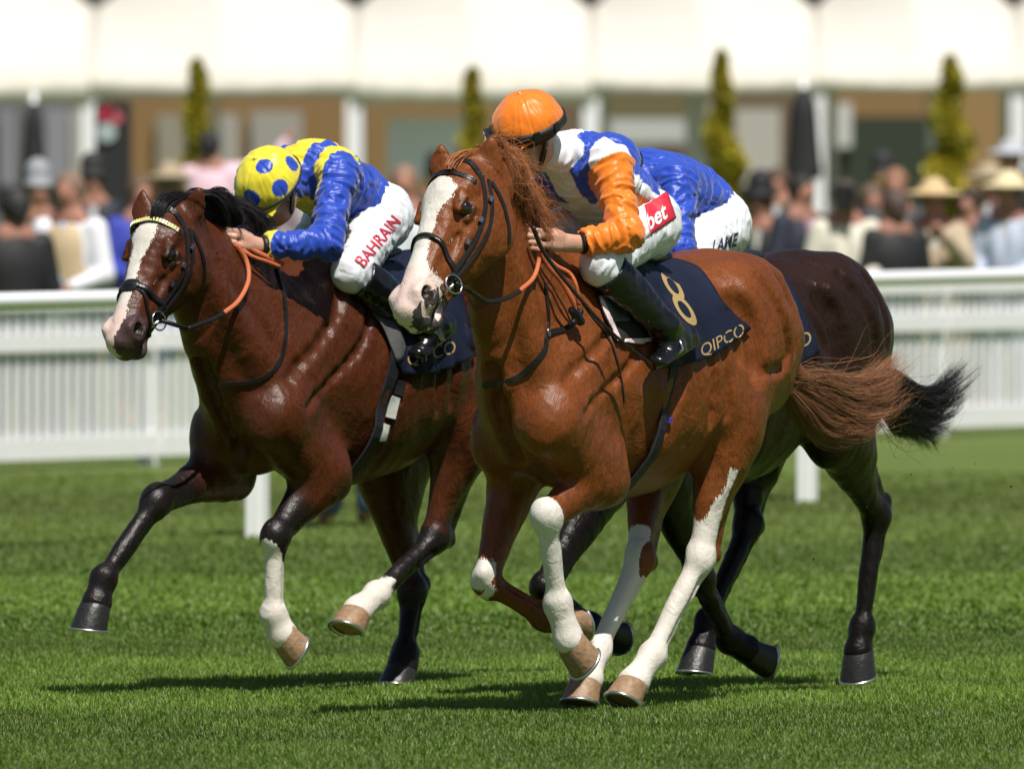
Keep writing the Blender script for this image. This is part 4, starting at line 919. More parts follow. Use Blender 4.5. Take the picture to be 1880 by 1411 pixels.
def strands(guides, n, rad, name, m, parent, r0=.0011, seg=16, wave=.02, freq=5, taper=.15, lenv=.35, seed=1, clump=0, colfn=None):
    """guides: list of (points Nx3, spread at each point); strands follow a random blend of neighbouring guides"""
    rg = np.random.default_rng(seed); V, Fc, Cc = [], [], []; G = [(spline(np.asarray(g), 8), np.interp(np.linspace(0, 1, (len(g)-1)*8+1), np.linspace(0, 1, len(s_)), s_)) for g, s_ in guides]
    T_ = np.linspace(0, 1, seg); base = 0; ang = np.array([0, 2.094, 4.189])
    cl = [(unit(rg.normal(size=3))*rg.random()**.5, rg.random(), rg.integers(len(G)), rg.random(), unit(rg.normal(size=3)), unit(rg.normal(size=3)), .5+rg.random()) for _ in range(max(clump, 1))]
    for k in range(n):
        cw = None
        if clump:
            o, b, gi, ph, c1_, c2_, ca = cl[rg.integers(clump)]; o = o+rg.normal(size=3)*.13; b = np.clip(b+rg.normal()*.08, 0, 1); cw = (c1_, c2_, ca)
        else: o = unit(rg.normal(size=3))*rg.random()**.5; b = rg.random(); gi = rg.integers(len(G)); ph = rg.random()
        g1, s1 = G[gi]; g2, s2 = G[min(gi+1, len(G)-1)]; ln = 1-lenv*rg.random()**1.5; t = T_*ln
        a1 = np.array([np.interp(t, np.linspace(0, 1, len(g1)), g1[:, q]) for q in range(3)]).T; a2 = np.array([np.interp(t, np.linspace(0, 1, len(g2)), g2[:, q]) for q in range(3)]).T
        sp = np.interp(t, np.linspace(0, 1, len(s1)), s1)*(1-b)+np.interp(t, np.linspace(0, 1, len(s2)), s2)*b
        c = a1*(1-b)+a2*b+o*sp[:, None]
        w1 = unit(rg.normal(size=3)); w2 = unit(rg.normal(size=3))
        if cw is not None: c = c+(cw[0]*np.sin(t*freq*.7+ph*6)[:, None]+cw[1]*np.cos(t*freq+ph*9)[:, None]*.5)*(wave*cw[2]*t**1.3)[:, None]; w1 = w1*.22; w2 = w2*.22
        c = c+(w1*np.sin(t*freq+ph*6+rg.random())[:, None]+w2*np.cos(t*freq*1.7+ph*9)[:, None]*.5)*(wave*t**1.3)[:, None]
        Tn = unit(np.gradient(c, axis=0)); N1 = unit(np.cross(Tn, Q3(.3, .4, .86))); B1 = np.cross(Tn, N1); r = r0*(1+.5*rg.random())*(1-(1-taper)*T_**2)
        V.append((c[:, None, :]+(N1[:, None, :]*np.cos(ang)[None, :, None]+B1[:, None, :]*np.sin(ang)[None, :, None])*r[:, None, None]).reshape(-1, 3))
        i = base+np.arange(seg-1)[:, None]*3; q = np.arange(3)[None, :]; Fc.append(np.stack([i+q, i+(q+1) % 3, i+3+(q+1) % 3, i+3+q], -1).reshape(-1, 4)); base += seg*3
        if colfn is not None: Cc.append(np.repeat(colfn(t, rg.random()), 3, axis=0))
    return mesh(name, np.vstack(V), np.vstack(Fc), m, parent, attrs={'col': np.vstack(Cc)} if Cc else None)
def hairmat(name, rough=.42):
    m, nt, b = nodes(name); at = N(nt, 'ShaderNodeAttribute', attribute_name='col'); nt.links.new(at.outputs['Color'], b.inputs['Base Color'])
    b.inputs['Roughness'].default_value = rough; b.inputs['Specular IOR Level'].default_value = .45; return m
M['hair'] = hairmat('horse_hair')
M['navy'] = mat('navy_cloth', (.006, .009, .026), .6, bump=.3, scale=16, var=.1, spec=.3)
M['grey_pad'] = mat('grey_pad', (.09, .09, .095), .8, bump=.2); M['black_cloth'] = mat('black_cloth', (.012, .012, .013), .75, bump=.2)
M['pink_trim'] = mat('pink_trim', (.72, .55, .56), .8, bump=.3, scale=200); M['red_cloth'] = mat('red_cloth', (.55, .01, .012), .7)
M['blue_trim'] = mat('blue_trim', (.05, .03, .30), .5); M['beads'] = mat('bead_yellow', (.72, .68, .30), .3); M['ribbon'] = mat('blue_ribbon', (.02, .12, .42), .5)
M['girth'] = mat('girth_web', (.008, .007, .016), .7, bump=.3, scale=150); M['sleeve'] = mat('girth_sleeve', (.42, .44, .40), .7)

def bridle(h, nose_t=.37, brow_pts=None, cheek=None, xnose=False, beads=False):
    root = h.root; hp = h.hp; a, n, l = h.fr; tree = h.tree; mir = hmirror(h)
    br = empty('bridle'); br.parent = root; br_o = br
    bpy.data.objects.remove(br)
    def ringcast(c, ax1, ax2, angs, off=.004):
        P_, N_ = [], []
        for t in angs:
            d = unit(ax1*math.cos(t)+ax2*math.sin(t)); hit, nn, _, _ = tree.ray_cast(Vector(c+d*.26), Vector(-d), .5)
            if hit is None: continue
            P_.append(np.array(hit)+d*off); N_.append(d)
        P_ = np.array(P_); 
        for _ in range(2): P_[1:-1] = (P_[:-2]+P_[2:]+2*P_[1:-1])/4
        return P_, np.array(N_)
    # noseband, tilted, full loop
    P_, N_ = ringcast(hp(nose_t, -.055, 0), unit(n+a*-.02), l, np.linspace(0, 2*math.pi, 49)[:-1], .005)
    sh = np.clip((-(P_-hp(nose_t, 0, 0))@n)/.16, 0, 1.2)
    P2 = []
    for i, t in enumerate(np.linspace(0, 2*math.pi, 49)[:-1]):
        c = hp(nose_t, -.055, 0); d0 = math.cos(t); tl = (.045 if not xnose else -.0)*(-d0); d = unit(n*math.cos(t)+l*math.sin(t))
        hit, nn, _, _ = tree.ray_cast(Vector(c+a*tl+d*.22), Vector(-d), .5)
        P2.append(np.array(hit)+d*.005 if hit is not None else c+a*tl+d*.08)
    MB().tube(P2, 1, 6, closed=True, flat=(.012, .005), nrm=[unit(p-hp(nose_t, -.055, 0)) for p in P2]).build('bridle', M['leather'], root)
    # browband
    c = hp(.075, -.03, 0); P_, N_ = ringcast(c, n, l, np.linspace(-1.35, 1.35, 31), .005)
    bow = np.array([a*.022*math.cos(t)*-1+a*.022 for t in np.linspace(-1.35, 1.35, len(P_))]); P_ = P_+bow
    MB().tube(P_, 1, 4, flat=(.009, .004), nrm=N_).build('browband', M['leather'], root, smooth=False)
    if beads:
        mb = MB(); Q = P_[2:-2]; s_ = np.r_[0, np.cumsum(np.linalg.norm(np.diff(Q, axis=0), axis=1))]; m_ = int(s_[-1]/.0105)
        for t in np.linspace(0, s_[-1], m_):
            p = np.array([np.interp(t, s_, Q[:, k]) for k in range(3)]); nn = unit(p-c); x = unit(np.cross(nn, a)); mb.box(p+nn*.005, (.0042, .0075, .003), np.array([x, np.cross(nn, x), nn]).T)
        mb.build('browband_beads', M['beads'], root, smooth=False)
    # head piece over the poll, cheek pieces, throat latch
    A_ = P_[-1]; 
    def lay(pts, w_, name='cheek_strap', off=.005, both=True, rd=False):
        Q = spline(np.array([hp(*p) for p in pts]), 7); P3, N3 = [], []
        for q in Q:
            ctr = q-l*((q-h.spec['poll'])@l); d = unit(l*np.sign((q-h.spec['poll'])@l or 1)+n*.25) if abs((q-h.spec['poll'])@l) > .02 else n
            hit, nn, _, _ = tree.ray_cast(Vector(q+d*.12), Vector(-d), .3)
            P3.append(np.array(hit)+d*off if hit is not None else q); N3.append(d)
        P3 = np.array(P3); P3[1:-1] = (P3[:-2]+P3[2:]+2*P3[1:-1])/4
        MB().tube(P3, 1, 6 if rd else 4, flat=(w_, .003), nrm=N3).build(name, M['leather'], root, smooth=False)
        if both: MB().tube(mir(P3), 1, 4, flat=(w_, .003), nrm=[x-2*(x@l)*l for x in N3]).build(name, M['leather'], root, smooth=False)
        return P3
    lay([(.03, -.02, .07), (.08, -.045, .085), (.16, -.075, .085), (.26, -.09, .075), (.35, -.088, .062), (.415, -.085, .055)], .0075)
    lay([(.03, -.05, .075), (.09, -.075, .088), (.17, -.105, .085), (.27, -.115, .07), (.37, -.105, .058), (.425, -.092, .055)], .006)
    lay([(.03, -.06, .075), (.06, -.10, .085), (.11, -.16, .075), (.16, -.205, .035)], .006, 'throat_strap')
    lay([(.0, .02, .0), (.005, .01, .03), (.015, -.0, .06), (.04, -.03, .085)], .010, 'head_strap')
    mb = MB()
    bit = hp(.43, -.098, .062); ring3(bit, unit(l+n*.15), .034, .0032, mb); rg = mb.build('bit_ring', M['steel'], root)
    mb = MB(); ring3(bit-2*((bit-h.spec['poll'])@l)*l, l, .034, .0032, mb); mb.build('bit_ring', M['steel'], root)
    MB().tube([bit, hp(.455, -.10, .04), hp(.47, -.10, 0)], .006, 8).build('bit', M['steel'], root)
    if xnose:
        q = hp(nose_t, .012, 0); 
        lay([(nose_t, -.0, .01), (nose_t+.05, -.03, .05), (nose_t+.10, -.085, .06), (nose_t+.12, -.12, .045)], .006, 'cheek_strap')
        D = SDF(*box_of([q], .08), .004); D.ell(q-n*.004, (.034, .014, .038), np.array([a, n, l]), k=.01); sdfmesh(D, 'nose_pad', M['leather'], root)
    for t in (.10, .19, .28):
        p = hp(t, -.07, .095); hit, *_ = tree.ray_cast(Vector(p+l*.1), Vector(-l), .3)
        if hit is not None: MB().box(np.array(hit)+l*.009, (.010, .004, .007), np.array([a, l, n]).T).build('buckle', M['steel'], root, smooth=False)
    return bit
def girthline(h, s_, w_, name, m, z0=1.33):
    P_, N_ = [], []
    c = h.Z(s_, 0, 1.15)
    for t in np.linspace(-2.95, 2.95, 61):
        d = unit(Q3(.0, math.sin(t), -math.cos(t))); hit, nn, _, _ = h.tree.ray_cast(Vector(c+d*.6+Q3(-.08*math.cos(t) if False else 0, 0, 0)), Vector(-d), 1.)
        if hit is not None: P_.append(np.array(hit)+d*.007); N_.append(d)
    P_ = np.array(P_); P_[:, 0] += smooth(1.35, .78, P_[:, 2])*.10
    return MB().tube(P_, 1, 4, flat=(w_, .004), nrm=N_).build(name, m, h.root, smooth=False), P_
def saddle(h, J):
    """light racing saddle with flaps, stirrup leathers and irons"""
    D = SDF(h.Z(.95, -.36, 1.2)-.05, h.Z(.4, .36, 1.75)+.05, .007)
    D.chain([tuple(h.Z(.50, 0, 1.60))+(.05, .03), tuple(h.Z(.60, 0, 1.585))+(.10, .03), tuple(h.Z(.74, 0, 1.565))+(.13, .03), tuple(h.Z(.88, 0, 1.575))+(.11, .025)], k=.02)
    for q in (-1, 1): D.seg(h.Z(.60, .12*q, 1.54), h.Z(.52, .255*q, 1.36), (.02, .10), (.014, .07), side=unit(Q3(0, .9, .4*q)), k=.03)
    o, P, Fq = sdfmesh(D, 'saddle', M['leather'], h.root)
    for q in (-1, 1):
        ft = (J['heelL']*.45+J['toeL']*.55)*Q3(1, q, 1); mb = MB(); up = unit(h.Z(.6, .2*q, 1.4)-ft); top = ft+up*.10; sd = unit(J['toeL']*Q3(1, q, 1)-J['heelL']*Q3(1, q, 1)); wd = unit(np.cross(sd, up))
        mb.tube([top, ft+wd*.056+up*.03, ft+wd*.055-up*.022, ft-up*.024, ft-wd*.055-up*.022, ft-wd*.056+up*.03], .0055, 8, closed=True); mb.build('stirrup', M['steel'], h.root)
        MB().tube([top, h.Z(.60, .235*q, 1.38)], 1, 4, flat=(.012, .003), nrm=[Q3(0, q, 0)]*2).build('stirrup_strap', M['leather'], h.root, smooth=False)
# ---- chestnut
h = h1; H = h1.H; bit1 = bridle(h1, .36)
ccol = lambda t, r: np.outer(1-.25*t, np.array([.38, .135, .045])*(.5+1.0*r))
ccol2 = lambda t, r: np.outer(1+.5*t, np.array([.21, .095, .045])*(.45+1.0*r))
mane_g = []
for i, (x, y) in enumerate([(880, 288), (898, 304), (916, 330), (932, 362), (948, 396)]):
    b = H(x, y, 0); mane_g.append(([b, H(x+17, y-20+i*3, .04), H(x+35, y-22+i*7, .07), H(x+48, y-6+i*8, .09), H(x+52, y+24+i*5, .10)], [.022, .03, .04, .05, .05]))
strands(mane_g, 5500, .03, 'mane', M['hair'], h1.root, r0=.0006, wave=.026, freq=5, seed=3, clump=140, lenv=.6, colfn=ccol)
strands([(a, [q*1.8 for q in b]) for a, b in mane_g], 350, .03, 'mane', M['hair'], h1.root, r0=.0008, wave=.09, freq=8, seed=33, lenv=.4, colfn=ccol)
fl = []
for x in (838, 852, 866, 880): b = H(x, 296, .0); fl.append(([H(x-16, 306, .02), H(x-8, 292, .02), H(x+8, 283, .02), H(x+30, 284, .02), H(x+52, 300, .03)], [.014, .016, .016, .02, .02]))
strands(fl, 700, .03, 'forelock', M['hair'], h1.root, r0=.001, wave=.006, seed=5, colfn=lambda t, r: np.outer(1+0*t, np.array([.38, .14, .05])*(.6+.7*r)))
tg = [([H(1452, 700, 0), H(1492, 690, 0), H(1545, 705, 0), H(1600, 690, 0), H(1645, 640, 0)], [.02, .03, .04, .055, .08]),
      ([H(1452, 705, 0), H(1495, 705, 0), H(1550, 730, 0), H(1605, 722, 0), H(1650, 690, 0)], [.02, .035, .055, .06, .06]),
      ([H(1450, 712, 0), H(1490, 735, 0), H(1535, 765, 0), H(1590, 760, 0), H(1630, 730, 0)], [.02, .04, .06, .06, .05]),
      ([H(1446, 718, 0), H(1470, 752, 0), H(1500, 785, 0), H(1550, 790, 0), H(1590, 775, 0)], [.02, .04, .05, .045, .04])]
strands(tg, 7500, .03, 'tail', M['hair'], h1.root, r0=.00075, seg=20, wave=.035, freq=5, seed=9, clump=150, lenv=.45, colfn=ccol2)
strands([(np.array(a)+np.array([0, 0, .012*i]), [q*2.2 for q in b]) for i, (a, b) in enumerate(tg[:3])], 220, .03, 'tail', M['hair'], h1.root, r0=.0007, seg=20, wave=.09, freq=7, seed=29, lenv=.4, colfn=ccol2)
D = SDF(*box_of([H(1425, 640, 0), H(1500, 715, 0)], .1), .006); D.seg(H(1430, 640, 0), H(1462, 690, 0), .045, .034, k=.02); D.seg(H(1462, 690, 0), H(1505, 712, 0), .034, .022, k=.02)
sdfmesh(D, 'tail_dock', mat('dock', (.16, .05, .018), .5, bump=.3), h1.root)
# reins: rubber grips held in the fists, leather on to the bit
air(h1, [(990, 458, .125), (988, 486, .13), (978, 512, .14), (955, 533, .15)], .0085, .0045, 'rein', M['rein'], h1.root)
o, P_ = air(h1, [(957, 532, .15), (930, 547, .15), (895, 553, .13), (866, 536, .12)], .0085, .003, 'rein', M['leather'], h1.root)
MB().tube([P_[-1], bit1+h1.fr[2]*.01], 1, 6, flat=(.008, .003), nrm=[unit(h1.loc(CAMP))]*2).build('rein', M['leather'], h1.root)
air(h1, [(992, 462, .12), (1010, 492, .14), (1030, 515, .16), (1048, 545, .18), (1060, 572, .19)], .009, .004, 'rein', M['rein'], h1.root)
air(h1, [(996, 466, .12), (1022, 488, .15), (1046, 502, .18), (1058, 525, .2), (1063, 560, .20)], .007, .004, 'rein', M['rein'], h1.root)
D = SDF(*box_of([H(1060, 575, .2)], .07), .004); D.seg(H(1050, 570, .19), H(1066, 590, .2), .014, .016, k=.01); D.seg(H(1066, 572, .2), H(1052, 592, .19), .012, .010, k=.01); sdfmesh(D, 'breastplate_knot', M['leather'], h1.root)
strap(h1, h1.tree, [(1062, 580), (1038, 603), (1004, 612), (1000, 640), (975, 672), (940, 697), (888, 708)], .009, .004, 'breast_strap', M['leather'], h1.root, mirror=None)
strap(h1, h1.tree, [(1004, 612), (1006, 585), (1003, 552), (1000, 520)], .006, .003, 'breast_strap', M['leather'], h1.root)
strap(h1, h1.tree, [(1068, 556), (1092, 588), (1112, 612), (1128, 650), (1140, 700), (1145, 738)], .0035, .002, 'breast_strap', M['leather'], h1.root)  # thin dark strap added to draw the shadow-like line down the shoulder
mb = MB(); p, n_ = surf(h1, h1.tree, 1004, 610, .008); ring3(p, n_, .014, .003, mb); mb.build('breastplate_ring', M['steel'], h1.root)
# saddle cloth, pads and girth
G = coons([(1128, 490), (1170, 482), (1226, 480)], [(1226, 480), (1274, 494), (1302, 525), (1325, 565), (1377, 603)], [(1218, 676), (1300, 655), (1377, 603)], [(1128, 490), (1175, 570), (1218, 676)])
o, ct1 = cloth(h1, h1.tree, G, 'saddle_cloth', M['navy'], h1.root, off=.019, wr=.007, sm=5)
print_px(h1, ct1, '8', (1250, 588), (80, 28), (-70, -142), 'number', M['ink_gold'], o, off=.006)
print_px(h1, ct1, 'QIPCO', (1288, 656), (26.0, -14.0), (-5, -31), 'lettering', M['ink_gold'], o, off=.006)
G = coons([(1092, 545), (1128, 540), (1160, 545)], [(1160, 545), (1190, 580), (1203, 628)], [(1128, 628), (1165, 632), (1203, 630)], [(1092, 545), (1108, 590), (1128, 628)], 14)
o, pt1 = cloth(h1, h1.tree, G, 'saddle_pad', M['black_cloth'], h1.root, off=.014, wr=.001)
def dec(h, tree, q, name, m, parent, off=.004, n=8):
    cloth(h, tree, coons([q[0], q[1]], [q[1], q[2]], [q[3], q[2]], [q[0], q[3]], n), name, m, parent, off, 0, False, .001, 0)
dec(h1, pt1, [(1094, 546), (1104, 543), (1140, 624), (1128, 626)], 'pad_trim', M['pink_trim'], o); dec(h1, pt1, [(1146, 622), (1196, 620), (1196, 631), (1144, 631)], 'pad_trim', M['pink_trim'], o)
dec(h1, pt1, [(1107, 548), (1128, 552), (1160, 588), (1125, 592)], 'pad_panel', M['grey_pad'], o); dec(h1, pt1, [(1134, 552), (1152, 556), (1176, 584), (1168, 582)], 'pad_panel', M['red_cloth'], o)
saddle(h1, J1)
o, gp = girthline(h1, .62, .026, 'girth', M['girth'])
for py_ in (777,):
    q_ = min([g_ for g_ in gp if g_[1] > 0], key=lambda g_: abs(h1.px(g_)[1]-777)); p, n_ = surf(h1, h1.tree, *h1.px(q_), .016); MB().box(p, (.022, .006, .008), np.array([unit(np.cross(n_, Q3(0, 0, 1))), n_, Q3(0, 0, 1)]).T).build('girth_buckle', M['blue_trim'], o, smooth=False)
# whip carried down along the saddle
w0, w1 = H(978, 416, .13), H(1003, 470, .15); wp = spline(np.array([w0, w1, H(1075, 560, .24), H(1130, 616, .30), H(1196, 668, .345)]), 8)
wh = MB().tube(wp, np.linspace(.0085, .004, len(wp)), 8).build('riding_whip', M['leather'], None); wh.location = tuple(h1.O); wh.rotation_euler = (0, 0, h1.rz); tag(wh, "slim black riding whip in the orange-capped jockey's hand", 'whip')
# lettering on breeches
G = coons([(1183, 378), (1224, 352)], [(1224, 352), (1240, 400)], [(1192, 432), (1240, 400)], [(1183, 378), (1192, 432)], 10)
o, bt = cloth(h1, h1.breech, G, 'sponsor_patch', M['ink_red'], h1.jroot, off=.004, wr=0, mirror=False, thick=.001, sm=0)
print_px(h1, bt, 'bet', (1190, 424), (27, -19), (-8, -44), 'lettering', M['ink_white'], o, off=.004, bold=.02)
G = coons([(1172, 385), (1183, 378)], [(1183, 378), (1192, 432)], [(1180, 440), (1192, 432)], [(1172, 385), (1180, 440)], 6)
o, bt2 = cloth(h1, h1.breech, G, 'sponsor_patch', M['ink_white'], h1.jroot, off=.004, wr=0, mirror=False, thick=.001, sm=0)
# ---- bay
H = h2.H; bit2 = bridle(h2, .36, xnose=True, beads=True)
bcol = lambda t, r: np.outer(1+.2*t, np.array([.012, .010, .011])*(.5+1.2*r))
mg = []
for i, (x, y) in enumerate([(325, 378), (345, 388), (365, 398), (385, 408), (410, 420)]):
    mg.append(([H(x, y, 0), H(x+22, y-24, .02), H(x+48, y-28, .04), H(x+72, y-14, .06), H(x+84, y+10, .07)], [.02, .03, .035, .04, .045]))
strands(mg, 1900, .03, 'mane', M['hair'], h2.root, r0=.0013, wave=.03, freq=7, seed=13, clump=80, colfn=bcol)
fl = [([H(285, 398, .02), H(288, 378, .02), H(302, 362, .02), H(326, 357, .02), H(348, 364, .03)], [.02, .022, .02, .02, .03]), ([H(300, 398, .02), H(304, 382, .02), H(318, 370, .02), H(340, 366, .02), H(355, 372, .03)], [.02, .02, .02, .02, .03])]
strands(fl, 1100, .03, 'forelock', M['hair'], h2.root, r0=.0013, wave=.008, seed=15, colfn=bcol)
strands([([h2.Z(1.60, 0, 1.42), h2.Z(1.75, 0, 1.46), h2.Z(1.95, 0, 1.40), h2.Z(2.15, .05, 1.2), h2.Z(2.3, .1, 1.05)], [.02, .035, .06, .09, .12])], 1500, .03, 'tail', M['hair'], h2.root, wave=.04, seed=17, colfn=bcol, clump=60)
air(h2, [(432, 448, .075), (452, 478, .10), (456, 515, .13), (438, 552, .15), (412, 574, .15)], .009, .0045, 'rein', M['rein'], h2.root)
o, P_ = air(h2, [(414, 573, .15), (385, 588, .15), (345, 603, .13)], .0085, .003, 'rein', M['leather'], h2.root)
MB().tube([P_[-1], bit2+h2.fr[2]*.01], 1, 6, flat=(.008, .003), nrm=[unit(h2.loc(CAMP))]*2).build('rein', M['leather'], h2.root)
air(h2, [(440, 446, .07), (470, 462, .11), (495, 474, .14), (520, 486, .16)], .009, .004, 'rein', M['rein'], h2.root)
air(h2, [(438, 452, .07), (462, 470, .11), (490, 480, .14), (515, 490, .16)], .007, .004, 'rein', M['rein'], h2.root)
strap(h2, h2.tree, [(505, 480), (518, 530), (524, 590), (518, 650), (492, 688), (450, 702), (404, 704)], .007, .004, 'breast_strap', M['leather'], h2.root)
saddle(h2, J2)
G = coons([(640, 470), (720, 462), (800, 470)], [(800, 470), (845, 540), (866, 655)], [(730, 690), (800, 684), (866, 655)], [(640, 470), (700, 570), (730, 690)])
o, ct2 = cloth(h2, h2.tree, G, 'saddle_cloth', M['navy'], h2.root, off=.017, wr=.007, sm=5)
print_px(h2, ct2, 'QIPCO', (748, 672), (29, -8), (-2, -34), 'lettering', M['ink_gold'], o, off=.006)
G = coons([(672, 560), (690, 566), (705, 575)], [(705, 575), (735, 610), (745, 640)], [(722, 665), (735, 658), (745, 640)], [(672, 560), (700, 610), (722, 665)], 12)
o, pt2 = cloth(h2, h2.tree, G, 'saddle_pad', M['grey_pad'], h2.root, off=.018, wr=.001)
o, gp = girthline(h2, .60, .03, 'girth', M['girth'])
for (a_, b_) in (((734, 698), (728, 725)), ((722, 728), (714, 768)), ((704, 778), (696, 806))):
    strap(h2, h2.tree, [a_, ((a_[0]+b_[0])/2, (a_[1]+b_[1])/2), b_], .019, .004, 'girth_sleeve', M['sleeve'] if a_[1] > 700 else M['rubber'], o, off=.014)
print_px(h2, h2.breech, 'BAHRAIN', (668, 492), (16.5, -20.0), (-26, -22), 'lettering', M['ink_red'], h2.jroot, off=.005, bold=.01)
# ---- dark horse
H = h3.H; bridle(h3, .36)
dcol = lambda t, r: np.outer(1+.3*t, np.array([.012, .0105, .011])*(.4+1.4*r))
tg = [([H(1600, 690, 0), H(1632, 690, 0), H(1680, 720, 0), H(1730, 715, 0), H(1772, 680, 0)], [.02, .03, .03, .03, .05]),
      ([H(1602, 700, 0), H(1640, 715, 0), H(1690, 745, 0), H(1725, 738, 0), H(1762, 700, 0)], [.02, .035, .04, .04, .04]),
      ([H(1602, 710, 0), H(1636, 735, 0), H(1672, 765, 0), H(1705, 770, 0), H(1745, 745, 0)], [.02, .04, .045, .04, .04]),
      ([H(1600, 716, 0), H(1626, 748, 0), H(1655, 782, 0), H(1685, 798, 0), H(1712, 822, 0)], [.02, .035, .04, .04, .04])]
strands(tg, 3600, .03, 'tail', M['hair'], h3.root, r0=.0008, seg=20, wave=.045, freq=5, seed=19, clump=60, lenv=.4, colfn=dcol)
strands([(a, [q*2 for q in b]) for a, b in tg], 180, .03, 'tail', M['hair'], h3.root, r0=.0008, seg=20, wave=.09, freq=7, seed=39, colfn=dcol)
strands([([H(1085, 350, 0), H(1110, 345, .03), H(1130, 350, .05), H(1150, 370, .07)], [.03, .03, .04, .05]), ([H(1150, 420, 0), H(1170, 405, .03), H(1190, 410, .05), H(1205, 430, .07)], [.03, .03, .04, .05])], 700, .03, 'mane', M['hair'], h3.root, seed=21, colfn=dcol)
saddle(h3, J3)
G = coons([(1290, 492), (1330, 484), (1388, 488)], [(1388, 488), (1432, 512), (1470, 570), (1500, 648)], [(1370, 700), (1440, 682), (1500, 648)], [(1290, 492), (1330, 580), (1370, 700)])
o, ct3 = cloth(h3, h3.tree, G, 'saddle_cloth', M['navy'], h3.root, off=.017, wr=.007, sm=5)
print_px(h3, ct3, '5', (1412, 606), (86, 30), (-70, -150), 'number', M['ink_gold'], o, off=.006)
print_px(h3, ct3, 'QIPCO', (1402, 672), (29, -14), (-6, -34), 'lettering', M['ink_gold'], o, off=.006)
girthline(h3, .66, .035, 'girth', M['girth'])
print_px(h3, h3.breech, 'LAME', (1306, 466), (19, -6.0), (6, -36), 'lettering', M['ink_navy'], h3.jroot, off=.005, bold=.02)
# ------------------------------------------------------------------ ground, turf, rail and fence
m, nt, b = nodes('turf'); L = nt.links; tc = N(nt, 'ShaderNodeTexCoord')
mp = N(nt, 'ShaderNodeMapping'); mp.inputs['Rotation'].default_value = (0, 0, math.radians(-8)); L.new(tc.outputs['Object'], mp.inputs['Vector'])
n1 = N(nt, 'ShaderNodeTexNoise'); setin(n1, Scale=.9, Detail=8.0, Roughness=.65); L.new(mp.outputs[0], n1.inputs['Vector'])
n2 = N(nt, 'ShaderNodeTexNoise'); setin(n2, Scale=38.0, Detail=6.0); L.new(tc.outputs['Object'], n2.inputs['Vector'])
sx = N(nt, 'ShaderNodeSeparateXYZ'); L.new(mp.outputs[0], sx.inputs[0])
wv = N(nt, 'ShaderNodeMath', operation='SINE'); mu = N(nt, 'ShaderNodeMath', operation='MULTIPLY'); mu.inputs[1].default_value = .52; L.new(sx.outputs[1], mu.inputs[0]); L.new(mu.outputs[0], wv.inputs[0])
st = N(nt, 'ShaderNodeMapRange'); setin(st, From_Min=-.25, From_Max=.25, To_Min=0.0, To_Max=1.0); L.new(wv.outputs[0], st.inputs[0])
far = N(nt, 'ShaderNodeMapRange'); setin(far, From_Min=16.0, From_Max=27.0, To_Min=0.0, To_Max=1.0); L.new(sx.outputs[1], far.inputs[0])
c1 = N(nt, 'ShaderNodeMix', data_type='RGBA'); c1.inputs[6].default_value = (.075, .145, .014, 1); c1.inputs[7].default_value = (.11, .185, .022, 1); L.new(st.outputs[0], c1.inputs[0])
c2 = N(nt, 'ShaderNodeMix', data_type='RGBA'); c2.inputs[7].default_value = (.125, .175, .035, 1); L.new(far.outputs[0], c2.inputs[0]); L.new(c1.outputs[2], c2.inputs[6])
c3 = N(nt, 'ShaderNodeMix', data_type='RGBA', blend_type='MULTIPLY'); c3.inputs[0].default_value = 1
rr = N(nt, 'ShaderNodeMapRange'); setin(rr, From_Min=.3, From_Max=.7, To_Min=.8, To_Max=1.15); L.new(n1.outputs[0], rr.inputs[0])
r2 = N(nt, 'ShaderNodeMapRange'); setin(r2, From_Min=.3, From_Max=.7, To_Min=.55, To_Max=1.35); L.new(n2.outputs[0], r2.inputs[0])
ml = N(nt, 'ShaderNodeMath', operation='MULTIPLY'); L.new(rr.outputs[0], ml.inputs[0]); L.new(r2.outputs[0], ml.inputs[1])
cb = N(nt, 'ShaderNodeCombineColor'); [L.new(ml.outputs[0], cb.inputs[i]) for i in range(3)]
L.new(c2.outputs[2], c3.inputs[6]); L.new(cb.outputs[0], c3.inputs[7]); L.new(c3.outputs[2], b.inputs['Base Color']); b.inputs['Roughness'].default_value = .75
b.inputs['Specular IOR Level'].default_value = .25
bp = N(nt, 'ShaderNodeBump'); setin(bp, Strength=.9, Distance=.03); L.new(n2.outputs[0], bp.inputs['Height']); L.new(bp.outputs[0], b.inputs['Normal']); M['turf'] = m
tag(mesh('ground', [(-150, -70, 0), (150, -70, 0), (150, 400, 0), (-150, 400, 0)], [(0, 1, 2, 3)], M['turf']), kind='structure')
